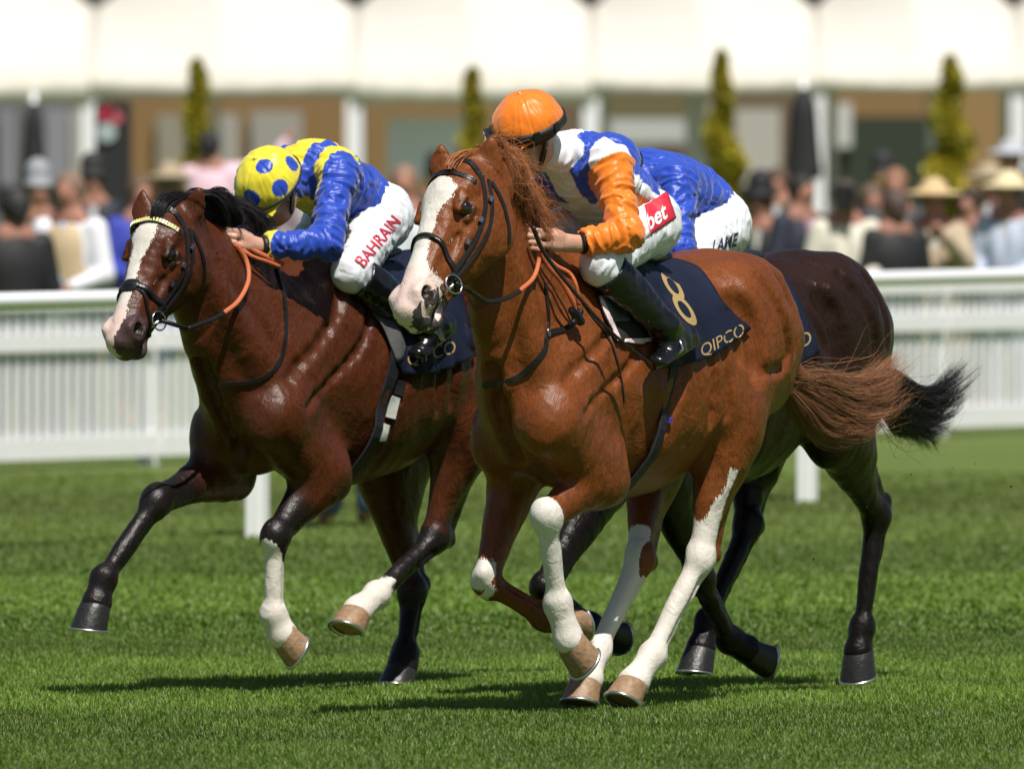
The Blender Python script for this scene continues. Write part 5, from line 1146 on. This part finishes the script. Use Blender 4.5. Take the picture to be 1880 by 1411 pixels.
def blades(name, n, x0, x1, y0, y1, h0, w0, seed):
    rg = np.random.default_rng(seed); y = y0+(y1-y0)*rg.random(n)**1.25; x = x0+(x1-x0)*rg.random(n)
    den = perlin(np.stack([x*2.2, y*.9, 0*x], 1)); hgt = h0*(.55+.6*rg.random(n))*(1+.35*den)*(1+.25*perlin(np.stack([x*9, y*5, 0*x+3], 1)))
    a = rg.random(n)*2*math.pi; w = w0*(.7+.6*rg.random(n)); ln = hgt*(.25+.6*rg.random(n)); la = a+1.57+rg.normal(size=n)*.5
    dx, dy = np.cos(a)*w, np.sin(a)*w; lx, ly = np.cos(la)*ln, np.sin(la)*ln; z0 = np.full(n, -.002)
    V = np.stack([np.stack([x-dx, y-dy, z0], 1), np.stack([x+dx, y+dy, z0], 1), np.stack([x-dx*.75+lx*.3, y-dy*.75+ly*.3, hgt*.6], 1), np.stack([x+dx*.75+lx*.3, y+dy*.75+ly*.3, hgt*.6], 1), np.stack([x+lx, y+ly, hgt], 1)], 1).reshape(-1, 3)
    i = np.arange(n)[:, None]*5; Fc = np.concatenate([i+np.array([[0, 1, 3]]), i+np.array([[0, 3, 2]]), i+np.array([[2, 3, 4]])], 1).reshape(-1, 3)
    k = rg.random(n); band = smooth(-.25, .25, np.sin((y*math.cos(math.radians(8))-x*math.sin(math.radians(8)))*.52))[:, None]
    c = np.array([.085, .165, .016])*(1-k[:, None])+np.array([.21, .31, .045])*k[:, None]; fy = smooth(12, 30, y)[:, None]; c = c*(1-fy)+np.array([.155, .215, .04])*(.7+.6*k[:, None])*fy; c = c*(.82+.36*band)*(1+(.3 if y0 < 0 else .10)*den)[:, None]
    dry = rg.random(n) < .035; c[dry] = np.array([.32, .30, .13])*(.5+.7*rg.random(dry.sum()))[:, None]
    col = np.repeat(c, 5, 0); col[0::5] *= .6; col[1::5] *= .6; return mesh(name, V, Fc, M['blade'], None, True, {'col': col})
m, nt, b = nodes('grass_blade'); at = N(nt, 'ShaderNodeAttribute', attribute_name='col'); nt.links.new(at.outputs['Color'], b.inputs['Base Color'])
b.inputs['Roughness'].default_value = .48; b.inputs['Specular IOR Level'].default_value = .4
tr = N(nt, 'ShaderNodeBsdfTranslucent'); mxs = N(nt, 'ShaderNodeMixShader'); mxs.inputs[0].default_value = .35; nt.links.new(at.outputs['Color'], tr.inputs[0]); out = nt.nodes['Material Output']
nt.links.new(b.outputs[0], mxs.inputs[1]); nt.links.new(tr.outputs[0], mxs.inputs[2]); nt.links.new(mxs.outputs[0], out.inputs[0]); M['blade'] = m
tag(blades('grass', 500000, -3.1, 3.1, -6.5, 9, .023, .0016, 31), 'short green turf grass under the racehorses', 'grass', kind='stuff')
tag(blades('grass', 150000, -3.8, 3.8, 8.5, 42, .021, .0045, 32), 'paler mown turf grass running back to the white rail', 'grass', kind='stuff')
# a few clods of turf thrown up by the hooves
M['soil'] = mat('soil', (.045, .035, .018), .9, bump=.6, scale=60)
for k in range(26):
    px, py = 1380+rng.random()*480, 830+rng.random()*420; p = ground(px, 1290)-0; q = atY(px, py, 60+rng.random()*3)
    mb = MB(); bm = bmesh.new(); bmesh.ops.create_icosphere(bm, subdivisions=1, radius=.0025+.0035*rng.random()**3); 
    v = [np.array(x.co)*(.7+.6*rng.random()) for x in bm.verts]; f = [[y.index for y in x.verts] for x in bm.faces]; bm.free()
    o = mesh('turf_clod', v, f, M['soil']); o.location = tuple(q); tag(o, 'tiny dark clod of turf in the air behind the racehorses', 'clod', 'turf clods thrown up by hooves')
M['rail'] = mat('white_plastic', (.86, .87, .88), .38, bump=.05, scale=9, var=.03); M['paint'] = mat('white_paint', (.84, .84, .86), .55, var=.05, scale=12)
ra = Q3(-1.265, 25.9, 0); rb = Q3(1.606, 34.2, 0); rd = unit(rb-ra); rn = Q3(rd[1], -rd[0], 0)
rail = empty('running_rail', tuple(ra)); tag(rail, 'white running rail with a rounded top bar on square white posts', 'rail')
Rr = np.array([rd, rn, Q3(0, 0, 1)]).T
MB().tube([ra*0+rd*t+Q3(0, 0, 1.20)-rn*0 for t in np.linspace(-40, 60, 30)], 1, 16, flat=(.052, .042), nrm=[Q3(0, 0, 1)]*30).build('rail_bar', M['rail'], rail)
for k in (-1, 0, 1, 2):
    c = rd*8.78*k; mb = MB(); mb.box(c+Q3(0, 0, .57), (.062, .045, .58), Rr); o = mb.build('post', M['rail'], rail, smooth=False); bv = o.modifiers.new('b', 'BEVEL'); bv.width = .012; bv.segments = 3
f0, f1 = Q3(-3.03, 42.7, 0), Q3(3.41, 55.3, 0); fd = unit(f1-f0); fn = Q3(fd[1], -fd[0], 0); Rf = np.array([fd, fn, Q3(0, 0, 1)]).T
mk = lambda h, nm: mesh(nm, *[x for x in (MB().box((0, 0, 0), h, Rf).v, MB().box((0, 0, 0), h, Rf).f)], M['paint'], None, smooth=False)
k = 0; PITCH_ = .125; PLEN = 2.75; proto = None
pl_ = {-1: 'out to the left of the bay horse', 0: 'at the left edge, left of the bay horse', 1: 'directly behind the head of the bay horse', 2: 'behind the body of the bay horse', 3: 'behind the chestnut horse', 4: 'behind the hindquarters of the chestnut', 5: 'right of the near-black rump', 6: 'at the right edge', 7: 'out beyond the right edge'}
for j in range(-1, 8):
    base = f0+fd*(j*PLEN*1.0-.8); pan = empty('fence_panel', tuple(base)); k += 1
    tag(pan, 'white picket fence panel '+pl_[j], 'fence', 'white picket fence panels')
    def part(nm, c, h_):
        o = mesh(nm, MB().box((0, 0, 0), h_, Rf).v, MB().box((0, 0, 0), h_, Rf).f, M['paint'], pan, smooth=False); o.location = tuple(c); return o
    ln = PLEN-.06
    for z_, hh in ((.985, .035), (.755, .052), (.125, .065)): part('rail', fd*ln/2+Q3(0, 0, z_)+fn*.022, (ln/2, .018, hh))
    npk = int(ln/PITCH_)
    pk0 = None
    for i in range(npk):
        c = fd*(.06+PITCH_*(i+.5))+Q3(0, 0, .515)
        if pk0 is None: pk0 = part('picket', c, (.027, .010, .47))
        else: o = pk0.copy(); C.objects.link(o); o.location = tuple(c)
    for t in (0.02, ln): part('post', fd*t+Q3(0, 0, .55)-fn*.04, (.035, .035, .55))
tg_ = mesh('terrace', *(lambda b_: (b_.v, b_.f))(MB().box((0, 140, .14), (70, 72, .14))), mat('terrace', (.16, .20, .10), .9, var=.2, scale=3), smooth=False); tag(tg_, kind='structure')
# ------------------------------------------------------------------ spectators
def cm(name, col, r=.7): 
    k_ = 'c_'+name
    if k_ not in M: M[k_] = mat(name, col, r)
    return M[k_]
SK = cm('face', (.36, .17, .12)); HAIRS = [(.03, .018, .012), (.10, .06, .035), (.22, .20, .18), (.25, .15, .06)]
def spectator(px, ytop, Y, label, coat=(.012, .012, .015), shirt=(.6, .6, .62), hat=None, hatcol=(.01, .01, .012), hair=(.03, .018, .012), back=False, dress=False, arm=None, lower=None, tie=None, waistcoat=None, group=None, shades=False, fem=False):
    s_ = F/Y; z0 = .28 if Y-60 > 68 else 0.0; hattop = {'top': .17, 'straw': .10, 'wide': .12, None: 0}[hat]
    ht = max(1.45, min(1.92, 2.0-(ytop-245)/s_-z0-hattop)); x = (px-940)/s_; k = ht/1.76
    root = empty('person', (x, Y-60, z0), (math.pi/2 if back else -math.pi/2)+rng.normal()*.25); tag(root, label, 'spectator', group)
    vx = .022; yL = Q3(0, 1, 0)
    Pt = dict(head=Q3(.01, 0, 1.62), nk=Q3(0, 0, 1.46), ch=Q3(0, 0, 1.28), wa=Q3(0, 0, 1.05), pv=Q3(0, 0, .93))
    for q in (-1, 1):
        Pt['s', q] = Q3(0, .18*q, 1.40); Pt['e', q] = Q3(.02, .25*q, 1.12); Pt['w', q] = Q3(.22, .14*q, 1.05); Pt['k', q] = Q3(.02, .10*q, .50); Pt['a', q] = Q3(-.02, .11*q, .08)
    if arm == 'up': Pt['e', -1 if not back else 1] = Q3(.1, -.42, 1.45); Pt['w', -1] = Q3(.15, -.60, 1.66)
    if arm == 'phone': 
        for q in (-1, 1): Pt['e', q] = Q3(.12, .24*q, 1.18); Pt['w', q] = Q3(.3, .05*q, 1.38)
    for kk in Pt: Pt[kk] = Pt[kk]*k
    def sd(nm, fn, m_, vox=vx):
        D = SDF(Q3(-.5, -.75, -.02), Q3(.55, .75, 2.05), vox); fn(D); P, Fq = D.mesh(); return mesh(nm, P, Fq, m_, root)
    def bodyf(D):
        D.ell(Pt['head'], (.095*k, .078*k, .12*k), k=.01); D.ell(Pt['head']+Q3(.09, 0, -.01), (.02, .015, .025), k=.02); D.seg(Pt['head']-Q3(0, 0, .05), Pt['nk'], .055, .06, k=.03)
        D.seg(Pt['nk'], Pt['pv'], (.13, .08), (.13, .09), k=.04)
        for q in (-1, 1): D.seg(Pt['s', q], Pt['e', q], .05, .042, k=.03); D.seg(Pt['e', q], Pt['w', q], .04, .028, k=.02); D.seg(Pt['w', q], Pt['w', q]*1.0+unit(Pt['w', q]-Pt['e', q])*.1, .03, .03, k=.02); D.seg(Pt['pv']+yL*.08*q, Pt['k', q], .085, .06, k=.03); D.seg(Pt['k', q], Pt['a', q], .055, .04, k=.02); D.seg(Pt['a', q], Pt['a', q]+Q3(.14, 0, -.03), .04, .035, k=.02)
    sd('body', bodyf, SK)
    def jack(D):
        D.chain([tuple(Pt['nk']-Q3(0, 0, .03))+(.09, .08), tuple(Pt['ch'])+(.185, .125), tuple(Pt['wa'])+(.165 if not fem else .14, .12), tuple(Pt['pv']-Q3(0, 0, .1))+(.185, .13)], k=.03)
        for q in (-1, 1):
            D.seg(Pt['s', q], Pt['e', q], .075, .065, k=.05)
            if waistcoat is None or True: D.seg(Pt['e', q], Pt['w', q], .062, .045, k=.03)
        if not back: D.seg(Pt['nk']+Q3(.12, 0, -.02), Pt['wa']+Q3(.16, 0, .05), (.05, .06), (.01, .03), k=.005, op='cut')
    sd('dress' if dress else 'jacket', jack, cm('cloth%s' % (coat,), coat))
    if waistcoat is not None:
        sd('waistcoat', lambda D: D.chain([tuple(Pt['nk']+Q3(0, 0, -.1))+(.14, .10), tuple(Pt['ch'])+(.165, .145), tuple(Pt['wa'])+(.165, .145), tuple(Pt['pv'])+(.17, .14)], k=.02), cm('wc%s' % (waistcoat,), waistcoat))
    if not back: sd('shirt', lambda D: D.seg(Pt['nk']+Q3(.01, 0, .0), Pt['wa'], (.075, .07), (.10, .125), k=.01), cm('shirt%s' % (shirt,), shirt))
    if tie: sd('tie', lambda D: D.seg(Pt['nk']+Q3(.075, 0, -.04), Pt['wa']+Q3(.14, 0, 0), (.03, .03), (.045, .03), k=.01), cm('tie%s' % (tie,), tie))
    lc = lower or coat
    def trou(D):
        for q in (-1, 1): D.seg(Pt['pv']+yL*.08*q, Pt['k', q], .11, .08, k=.04); D.seg(Pt['k', q], Pt['a', q]+Q3(0, 0, .04), .08, .07, k=.02)
    if dress: sd('skirt', lambda D: D.seg(Pt['wa'], Q3(0, 0, .55), (.15, .13), (.25, .22), k=.02), cm('cloth%s' % (coat,), coat))
    else: sd('trousers', trou, cm('cloth%s' % (lc,), lc))
    hc_ = Pt['head']+Q3(-.02, 0, .03)
    sd('hair', lambda D: (D.ell(hc_, (.105, .092, .11), k=.01), D.seg(hc_-Q3(.05, 0, 0), hc_-Q3(.06, 0, .16 if fem else .06), .06, .05, k=.02), D.ell(Pt['head']+Q3(.10, 0, -.04), (.09, .075, .09), k=.01, op='cut')), cm('hair%s' % (hair,), hair))
    if shades: sd('sunglasses', lambda D: D.seg(Pt['head']+Q3(.085, -.045, .01), Pt['head']+Q3(.085, .045, .01), .022, .022, k=.01), M['lens'])
    if hat:
        t = Pt['head']+Q3(-.01, 0, .075)
        def hf(D):
            if hat == 'top': D.seg(t, t+Q3(-.01, 0, .09), .088, .09, k=.01); D.ell(t+Q3(0, 0, -.01), (.15, .13, .018), k=.01)
            elif hat == 'straw': D.ell(t+Q3(0, 0, .01), (.11, .10, .085), k=.01); D.ell(t-Q3(0, 0, .02), (.20, .19, .022), k=.02)
            else: D.ell(t+Q3(0, 0, .02), (.10, .095, .08), k=.01); D.ell(t-Q3(0, 0, .01), (.24, .22, .02), k=.02)
        sd('hat', hf, cm('hat%s' % (hatcol,), hatcol))
    return root
CREAM = (.62, .56, .46); STRAW = (.58, .42, .22); BLK = (.012, .012, .014); NAV = (.015, .018, .035)
spectator(128, 312, 106.5, 'man in beige waistcoat, white shirt and pale blue tie behind the rail on the left', coat=(.75, .75, .8), waistcoat=(.52, .40, .24), tie=(.35, .50, .72), hair=(.20, .13, .09), lower=NAV)
spectator(28, 345, 105.6, 'person with their back turned in a black suit, leftmost at the rail', coat=BLK, back=True, hair=(.02, .02, .02))
spectator(70, 276, 122, 'man in a grey top hat beside the man in beige waistcoat', coat=BLK, hat='top', hatcol=(.30, .31, .34))
spectator(258, 322, 118, 'woman in a bright blue dress with brown hair, left of the pink jacket', coat=(.03, .05, .38), dress=True, hair=(.12, .07, .04), fem=True)
spectator(385, 240, 140, 'person in a pale pink jacket raising one arm', coat=(.72, .50, .58), arm='up', hair=(.01, .01, .012), back=True, lower=(.6, .6, .55))
spectator(742, 300, 118, 'man with a reddish face between the two leading racehorses', coat=(.62, .64, .7), hair=(.25, .15, .1))
spectator(1395, 298, 122, 'man in a black top hat and black coat, first from the blue jockey', coat=BLK, hat='top', shirt=(.55, .55, .5))
spectator(1472, 318, 121, 'man in a dark suit with a lilac shirt front under the black parasol', coat=NAV, shirt=(.55, .52, .68), tie=(.42, .22, .32), hair=(.02, .015, .012))
spectator(1552, 328, 118, 'woman in sunglasses and a cream jacket leaning at the rail', coat=(.66, .62, .52), shirt=(.66, .62, .52), fem=True, shades=True, hair=(.06, .04, .03), lower=CREAM)
spectator(1642, 348, 118, 'broad person in black seen from behind, right of the cream jacket', coat=BLK, back=True, hair=(.08, .05, .04))
spectator(1644, 306, 124, 'man with a ruddy face behind the broad person in black', coat=(.05, .05, .06), hair=(.25, .12, .07))
spectator(1714, 304, 119, 'woman in a straw hat holding a phone up in both hands', coat=(.45, .36, .25), hat='wide', hatcol=STRAW, arm='phone', fem=True, dress=True)
spectator(1852, 290, 121, 'person in a pale straw hat and light blue top at the right edge', coat=(.48, .54, .66), hat='wide', hatcol=(.72, .60, .36), fem=True)
spectator(1856, 236, 135, 'man in a silvery grey hat behind the pale straw hat', coat=BLK, hat='wide', hatcol=(.42, .44, .48))
spectator(1600, 338, 126, 'brown-haired woman in a dark coat between cream jacket and broad black back', coat=(.04, .035, .035), hair=(.12, .08, .05), fem=True)
spectator(1778, 345, 124, 'person in charcoal standing between the two straw hats', coat=(.03, .03, .035))
spectator(640, 345, 88.2, 'course attendant in blue jeans standing by the rail post behind the bay', coat=(.10, .12, .16), lower=(.05, .08, .16), back=True)
cols = [BLK, NAV, (.02, .02, .024), (.04, .03, .03), (.16, .14, .13), (.012, .016, .04), (.25, .2, .22), (.06, .015, .02)]
row2 = [(170, 1, 'top', 'navy', 'under the black board on the left'), (312, 4, 'straw', 'stone-coloured', 'above the bay horse and left of the pink jacket'),
    (560, 6, 'straw', 'mauve', 'behind the back of the yellow and blue jockey'), 
    (800, 0, 'top', 'black', 'behind the ears of the chestnut horse'), (1100, 7, None, 'maroon', 'behind the back of the orange-sleeved jockey'), (1428, 0, None, 'black', 'between the top hat and the man in lilac shirt'),
    (1815, 7, 'straw', 'maroon', 'just left of the pale straw hat'), (1620, 0, 'top', 'black', 'above the broad black back')]
for i, (x, c, hh, cn_, pl) in enumerate(row2):
    lab = 'spectator in a %s coat %s %s' % (cn_, {None: 'without hat', 'top': 'and top hat', 'straw': 'and brimmed hat'}[hh], pl)
    spectator(x, 322+int(14*math.sin(i*2.3)), 130+4*(i % 5), ' '.join(lab.split()[:16]), coat=cols[c], hat=hh, hatcol=(.02, .02, .022) if hh == 'top' else (.35, .28, .18), hair=HAIRS[i % 4], back=(i % 3 == 1), group='spectators in the second row')
# ------------------------------------------------------------------ parasols, sign, topiary trees
def at_(px, Y): return Q3((px-940)*Y/F, Y-60, .28)
def zy(py, Y): return 2-(py-245)*Y/F
for (x, y0, y1, wpx, lab) in ((1475, 168, 320, 50, 'closed black parasol on a pole, right of the tallest topiary'), (62, 190, 345, 34, 'closed black parasol on a pole at the far left')):
    Y = 150; p = at_(x, Y); r_ = wpx*Y/F/2; par = empty('parasol', tuple(p)); tag(par, lab, 'parasol')
    zt, zb = zy(y0, Y)-.28, zy(y1, Y)-.28; D = SDF(Q3(-.5, -.5, zb-.2), Q3(.5, .5, zt+.3), .02)
    D.chain([(0, 0, zb, r_*.8, r_*.8), (0, 0, zb+(zt-zb)*.35, r_, r_), (0, 0, zb+(zt-zb)*.8, r_*.9, r_*.9), (0, 0, zt, r_*.35, r_*.35)], k=.02)
    for a in range(8): D.seg((r_*math.cos(a*.785), r_*math.sin(a*.785), zb), (r_*.6*math.cos(a*.785), r_*.6*math.sin(a*.785), zt-.15), .05, .03, k=.03)
    sdfmesh(D, 'canopy', M['black_cloth'], par); MB().tube([(0, 0, 0), (0, 0, zt+.1)], .025, 10).build('pole', M['paint'], par); MB().tube([(0, 0, 0), (0, 0, .08)], .3, 16).build('base', M['black_cloth'], par)
Y = 150; p = at_(208, Y); sg = empty('sign_board', tuple(p)); tag(sg, 'tall black board with a red disc and a pale disc near its top', 'sign')
zt, zb = zy(188, Y)-.28, 0; wd = 66*Y/F/2
o = mesh('board', *(lambda b_: (b_.v, b_.f))(MB().box((0, 0, zt/2), (wd, .15, zt/2))), M['black_cloth'], sg, smooth=False)
for (x, y, r_, cc, nm) in ((195, 210, 15, (.35, .02, .05), 'red_disc'), (214, 216, 13, (.45, .10, .12), 'red_disc'), (197, 243, 18, (.35, .42, .42), 'pale_disc')):
    q = Q3((x-208)*Y/F, -.16, zy(y, Y)-.28); MB().tube([q, q-Q3(0, .02, 0)], r_*Y/F, 20).build(nm, cm('disc%s' % (cc,), cc, .4), sg, smooth=False)
M['leaf'] = hairmat('conifer', .6); M['bark'] = mat('bark', (.10, .07, .045), .9, bump=.5)
def leafcloud(name, P, size, colf, mt, parent, rg):
    n = len(P); d = unit(rg.normal(size=(n, 3))); e = unit(np.cross(d, rg.normal(size=(n, 3)))); s_ = size*(.6+.8*rg.random(n))[:, None]
    V = np.stack([P-d*s_*.5, P+e*s_*.5, P+d*s_*.8, P-e*s_*.5], 1).reshape(-1, 3); Fc = np.arange(n*4).reshape(n, 4)
    return mesh(name, V, Fc, mt, parent, False, {'col': np.repeat(colf, 4, 0)})
def conifer(px, ytop, prof, Y, label):
    p = at_(px, Y); t = empty('conifer_tree', tuple(p)); tag(t, label, 'tree', 'yellow-green topiary conifers by the marquees'); rg = np.random.default_rng(int(px))
    zt = zy(ytop, Y)-.28; n = 9000; z = zt*rg.random(n)**.8; ys = np.array([q[0] for q in prof]); ws = np.array([q[1] for q in prof])*Y/F/2*.78
    zz = np.array([zy(q, Y)-.28 for q in ys]); r_ = np.interp(z, zz[::-1], ws[::-1]); a = rg.random(n)*2*math.pi; rr_ = r_*(.55+.5*rg.random(n)**.5)*(1+.42*np.sin(a+z*11+px))
    P = np.stack([rr_*np.cos(a), rr_*np.sin(a), z+.1], 1); k = (rg.random(n)*.7+.3*perlin(P*5))[:, None]
    leafcloud('crown', P, .07, np.array([.20, .19, .01])*(1-k)+np.array([.60, .48, .03])*k, M['leaf'], t, rg)
    MB().tube([(0, 0, 0), (0, 0, zt*.4), (0, 0, zt*.9)], [.05, .04, .01], 8).build('trunk', M['bark'], t)
conifer(362, 132, [(132, 6), (150, 24), (200, 34), (250, 44), (330, 60), (600, 60)], 160, 'slim conifer above the pale pink jacket, left of all the jockeys')
conifer(868, 148, [(148, 6), (165, 24), (210, 26), (260, 34), (330, 44), (600, 50)], 160, 'slim dark-topped conifer just left of the orange cap')
conifer(1325, 118, [(118, 6), (140, 22), (230, 36), (270, 60), (320, 78), (600, 100)], 155, 'tall yellow-green conifer behind the blue jockey')
conifer(1744, 128, [(128, 6), (150, 30), (220, 56), (300, 80), (420, 96), (600, 110)], 155, 'widest yellow-green conifer, between the two straw hats')
# ------------------------------------------------------------------ marquees and pavilion
M['column'] = mat('column_paint', (.50, .49, .46), .6); M['canvas'] = mat('canvas', (.60, .575, .52), .7, bump=.15, scale=2.5, var=.03); M['canvas2'] = mat('valance_canvas', (.62, .59, .51), .75)
Y0 = 227
edges = [(-300, 165, 188, 'white marquee at the far left edge'), (165, 650, 176, 'white marquee over the black board and the left conifer'), (650, 1085, 190, 'white marquee above the orange cap'),
         (1085, 1500, 172, 'white marquee over the tall conifer'), (1500, 1870, 166, 'white marquee over the straw hats'), (1870, 2260, 166, 'white marquee at the far right edge')]
for (xa, xb, yb, lab) in edges:
    p = at_(xa, Y0); w_ = (xb-xa)*Y0/F; t = empty('marquee', tuple(p)); tag(t, lab, 'marquee', 'row of cream marquees'); zb_ = zy(yb, Y0)-.28; ze = zy(130, Y0)-.28; zv = zy(12, Y0)-.28
    n = 24; V = []; dep = 5.0
    for j in range(n+1):
        for i in range(n+1):
            u_, v_ = i/n, j/n; c_ = 1-abs(2*u_-1); z = ze+(zv-ze)*v_**.85+(2.4*(c_**1.4))*v_**1.2-.10*math.sin(math.pi*u_)*(1-v_); V.append((u_*w_, v_*dep*.5, z))
    Fq = [(j*(n+1)+i, j*(n+1)+i+1, (j+1)*(n+1)+i+1, (j+1)*(n+1)+i) for j in range(n) for i in range(n)]
    b_ = len(V); V += [(x, dep-y, z) for x, y, z in V]; Fq += [tuple(q+b_ for q in f_[::-1]) for f_ in Fq]
    o = mesh('roof', V, Fq, M['canvas'], t); md = o.modifiers.new('t', 'SOLIDIFY'); md.thickness = .01
    V = []; n = 40
    for i in range(n+1):
        u_ = i/n; yy = -.02+.02*math.sin(u_*40); V += [(u_*w_, yy, ze-.10*math.sin(math.pi*u_)), (u_*w_, yy-.01, zb_)]
    o = mesh('valance', V, [(2*i, 2*i+1, 2*i+3, 2*i+2) for i in range(n)], M['canvas2'], t); md = o.modifiers.new('t', 'SOLIDIFY'); md.thickness = .012
    for xx in (.05, w_-.05):
        for yy in (.08, dep-.08): MB().box((xx, yy, zb_/2+.05), (.055, .055, zb_/2+.05)).build('pole', M['paint'], t, smooth=False)
for x, wpx in ((1278, 40), (1112, 16), (395, 12), (1530, 14), (1712, 18), (650, 26)):
    p = at_(x, Y0+1); hgt = zy(170, Y0)-.28; o = MB().box((0, 0, hgt/2), (wpx*Y0/F/2, .1, hgt/2)).build('tent_column', M['column'], None, smooth=False); o.location = tuple(p)
    tag(o, {1278: 'broad white column behind the tall conifer', 1112: 'slim white column right of the orange cap', 395: 'slim white column beside the left conifer', 1530: 'slim white column right of the black parasol', 1712: 'white column beside the widest conifer', 650: 'white column between the second and third marquee'}[x], 'column')
pv = empty('pavilion', tuple(at_(0, 236))); tag(pv, 'long timber pavilion with tan walls and grey windows behind the marquees', 'building')
def wallp(nm, x0, x1, y0, y1, col, dy=0, par=pv):
    Y = 236+dy; s_ = Y/F; z1, z0 = zy(y0, Y)-.28, zy(y1, Y)-.28; X0, X1 = (x0-0)*236/F, (x1-0)*236/F
    o = mesh(nm, *(lambda b_: (b_.v, b_.f))(MB().box(((X0+X1)/2, dy, (z0+z1)/2), ((X1-X0)/2, .06, (z1-z0)/2))), cm(nm+'%s' % (col,), col, .7), par, smooth=False)
    return o
TAN = (.21, .125, .045)
wallp('wall', -200, 2200, 130, 600, (.13, .09, .05))
for (x0, x1, y0, y1, c_) in ((240, 640, 180, 600, TAN), (668, 1010, 185, 600, TAN), (1530, 1700, 165, 215, TAN), (1750, 1850, 165, 600, (.26, .16, .06)), (1110, 1262, 178, 216, (.12, .10, .04)), (1545, 1715, 214, 600, (.018, .03, .015)), (1848, 2000, 165, 600, (.015, .025, .012)), (-50, 130, 190, 600, (.12, .12, .125))):
    wallp('wall_panel', x0, x1, y0, y1, c_, -.2)
for (x0, x1, y0, y1, c_) in ((462, 556, 205, 330, (.28, .27, .24)), (290, 340, 210, 330, (.24, .22, .17)), (405, 440, 210, 330, (.30, .29, .26)), (1108, 1262, 218, 262, (.42, .43, .42)), (1350, 1432, 200, 340, (.38, .37, .33)), (1290, 1345, 190, 340, (.33, .30, .24)), (0, 30, 200, 340, (.20, .20, .23)), (84, 128, 200, 340, (.22, .22, .25)), (132, 176, 200, 340, (.33, .32, .29)), (1535, 1562, 190, 270, (.5, .5, .48)), (1108, 1200, 264, 340, (.10, .11, .06))):
    wallp('window', x0, x1, y0, y1, c_, -.4)
wallp('white_screen', 718, 860, 216, 330, (.72, .74, .80), -8, pv)
rg = np.random.default_rng(77); n = 30000; P = np.stack([(rg.random(n)-.5)*60, 186+rg.random(n)*6, .3+rg.random(n)**.8*9], 1); P[:, 2] += perlin(P*.25)*2; k = rg.random((n, 1))
tag(leafcloud('trees', P, .55, np.array([.012, .022, .008])*(1-k)+np.array([.03, .055, .015])*k, M['leaf'], None, rg), 'dark belt of trees beyond the marquees', 'trees', kind='stuff')
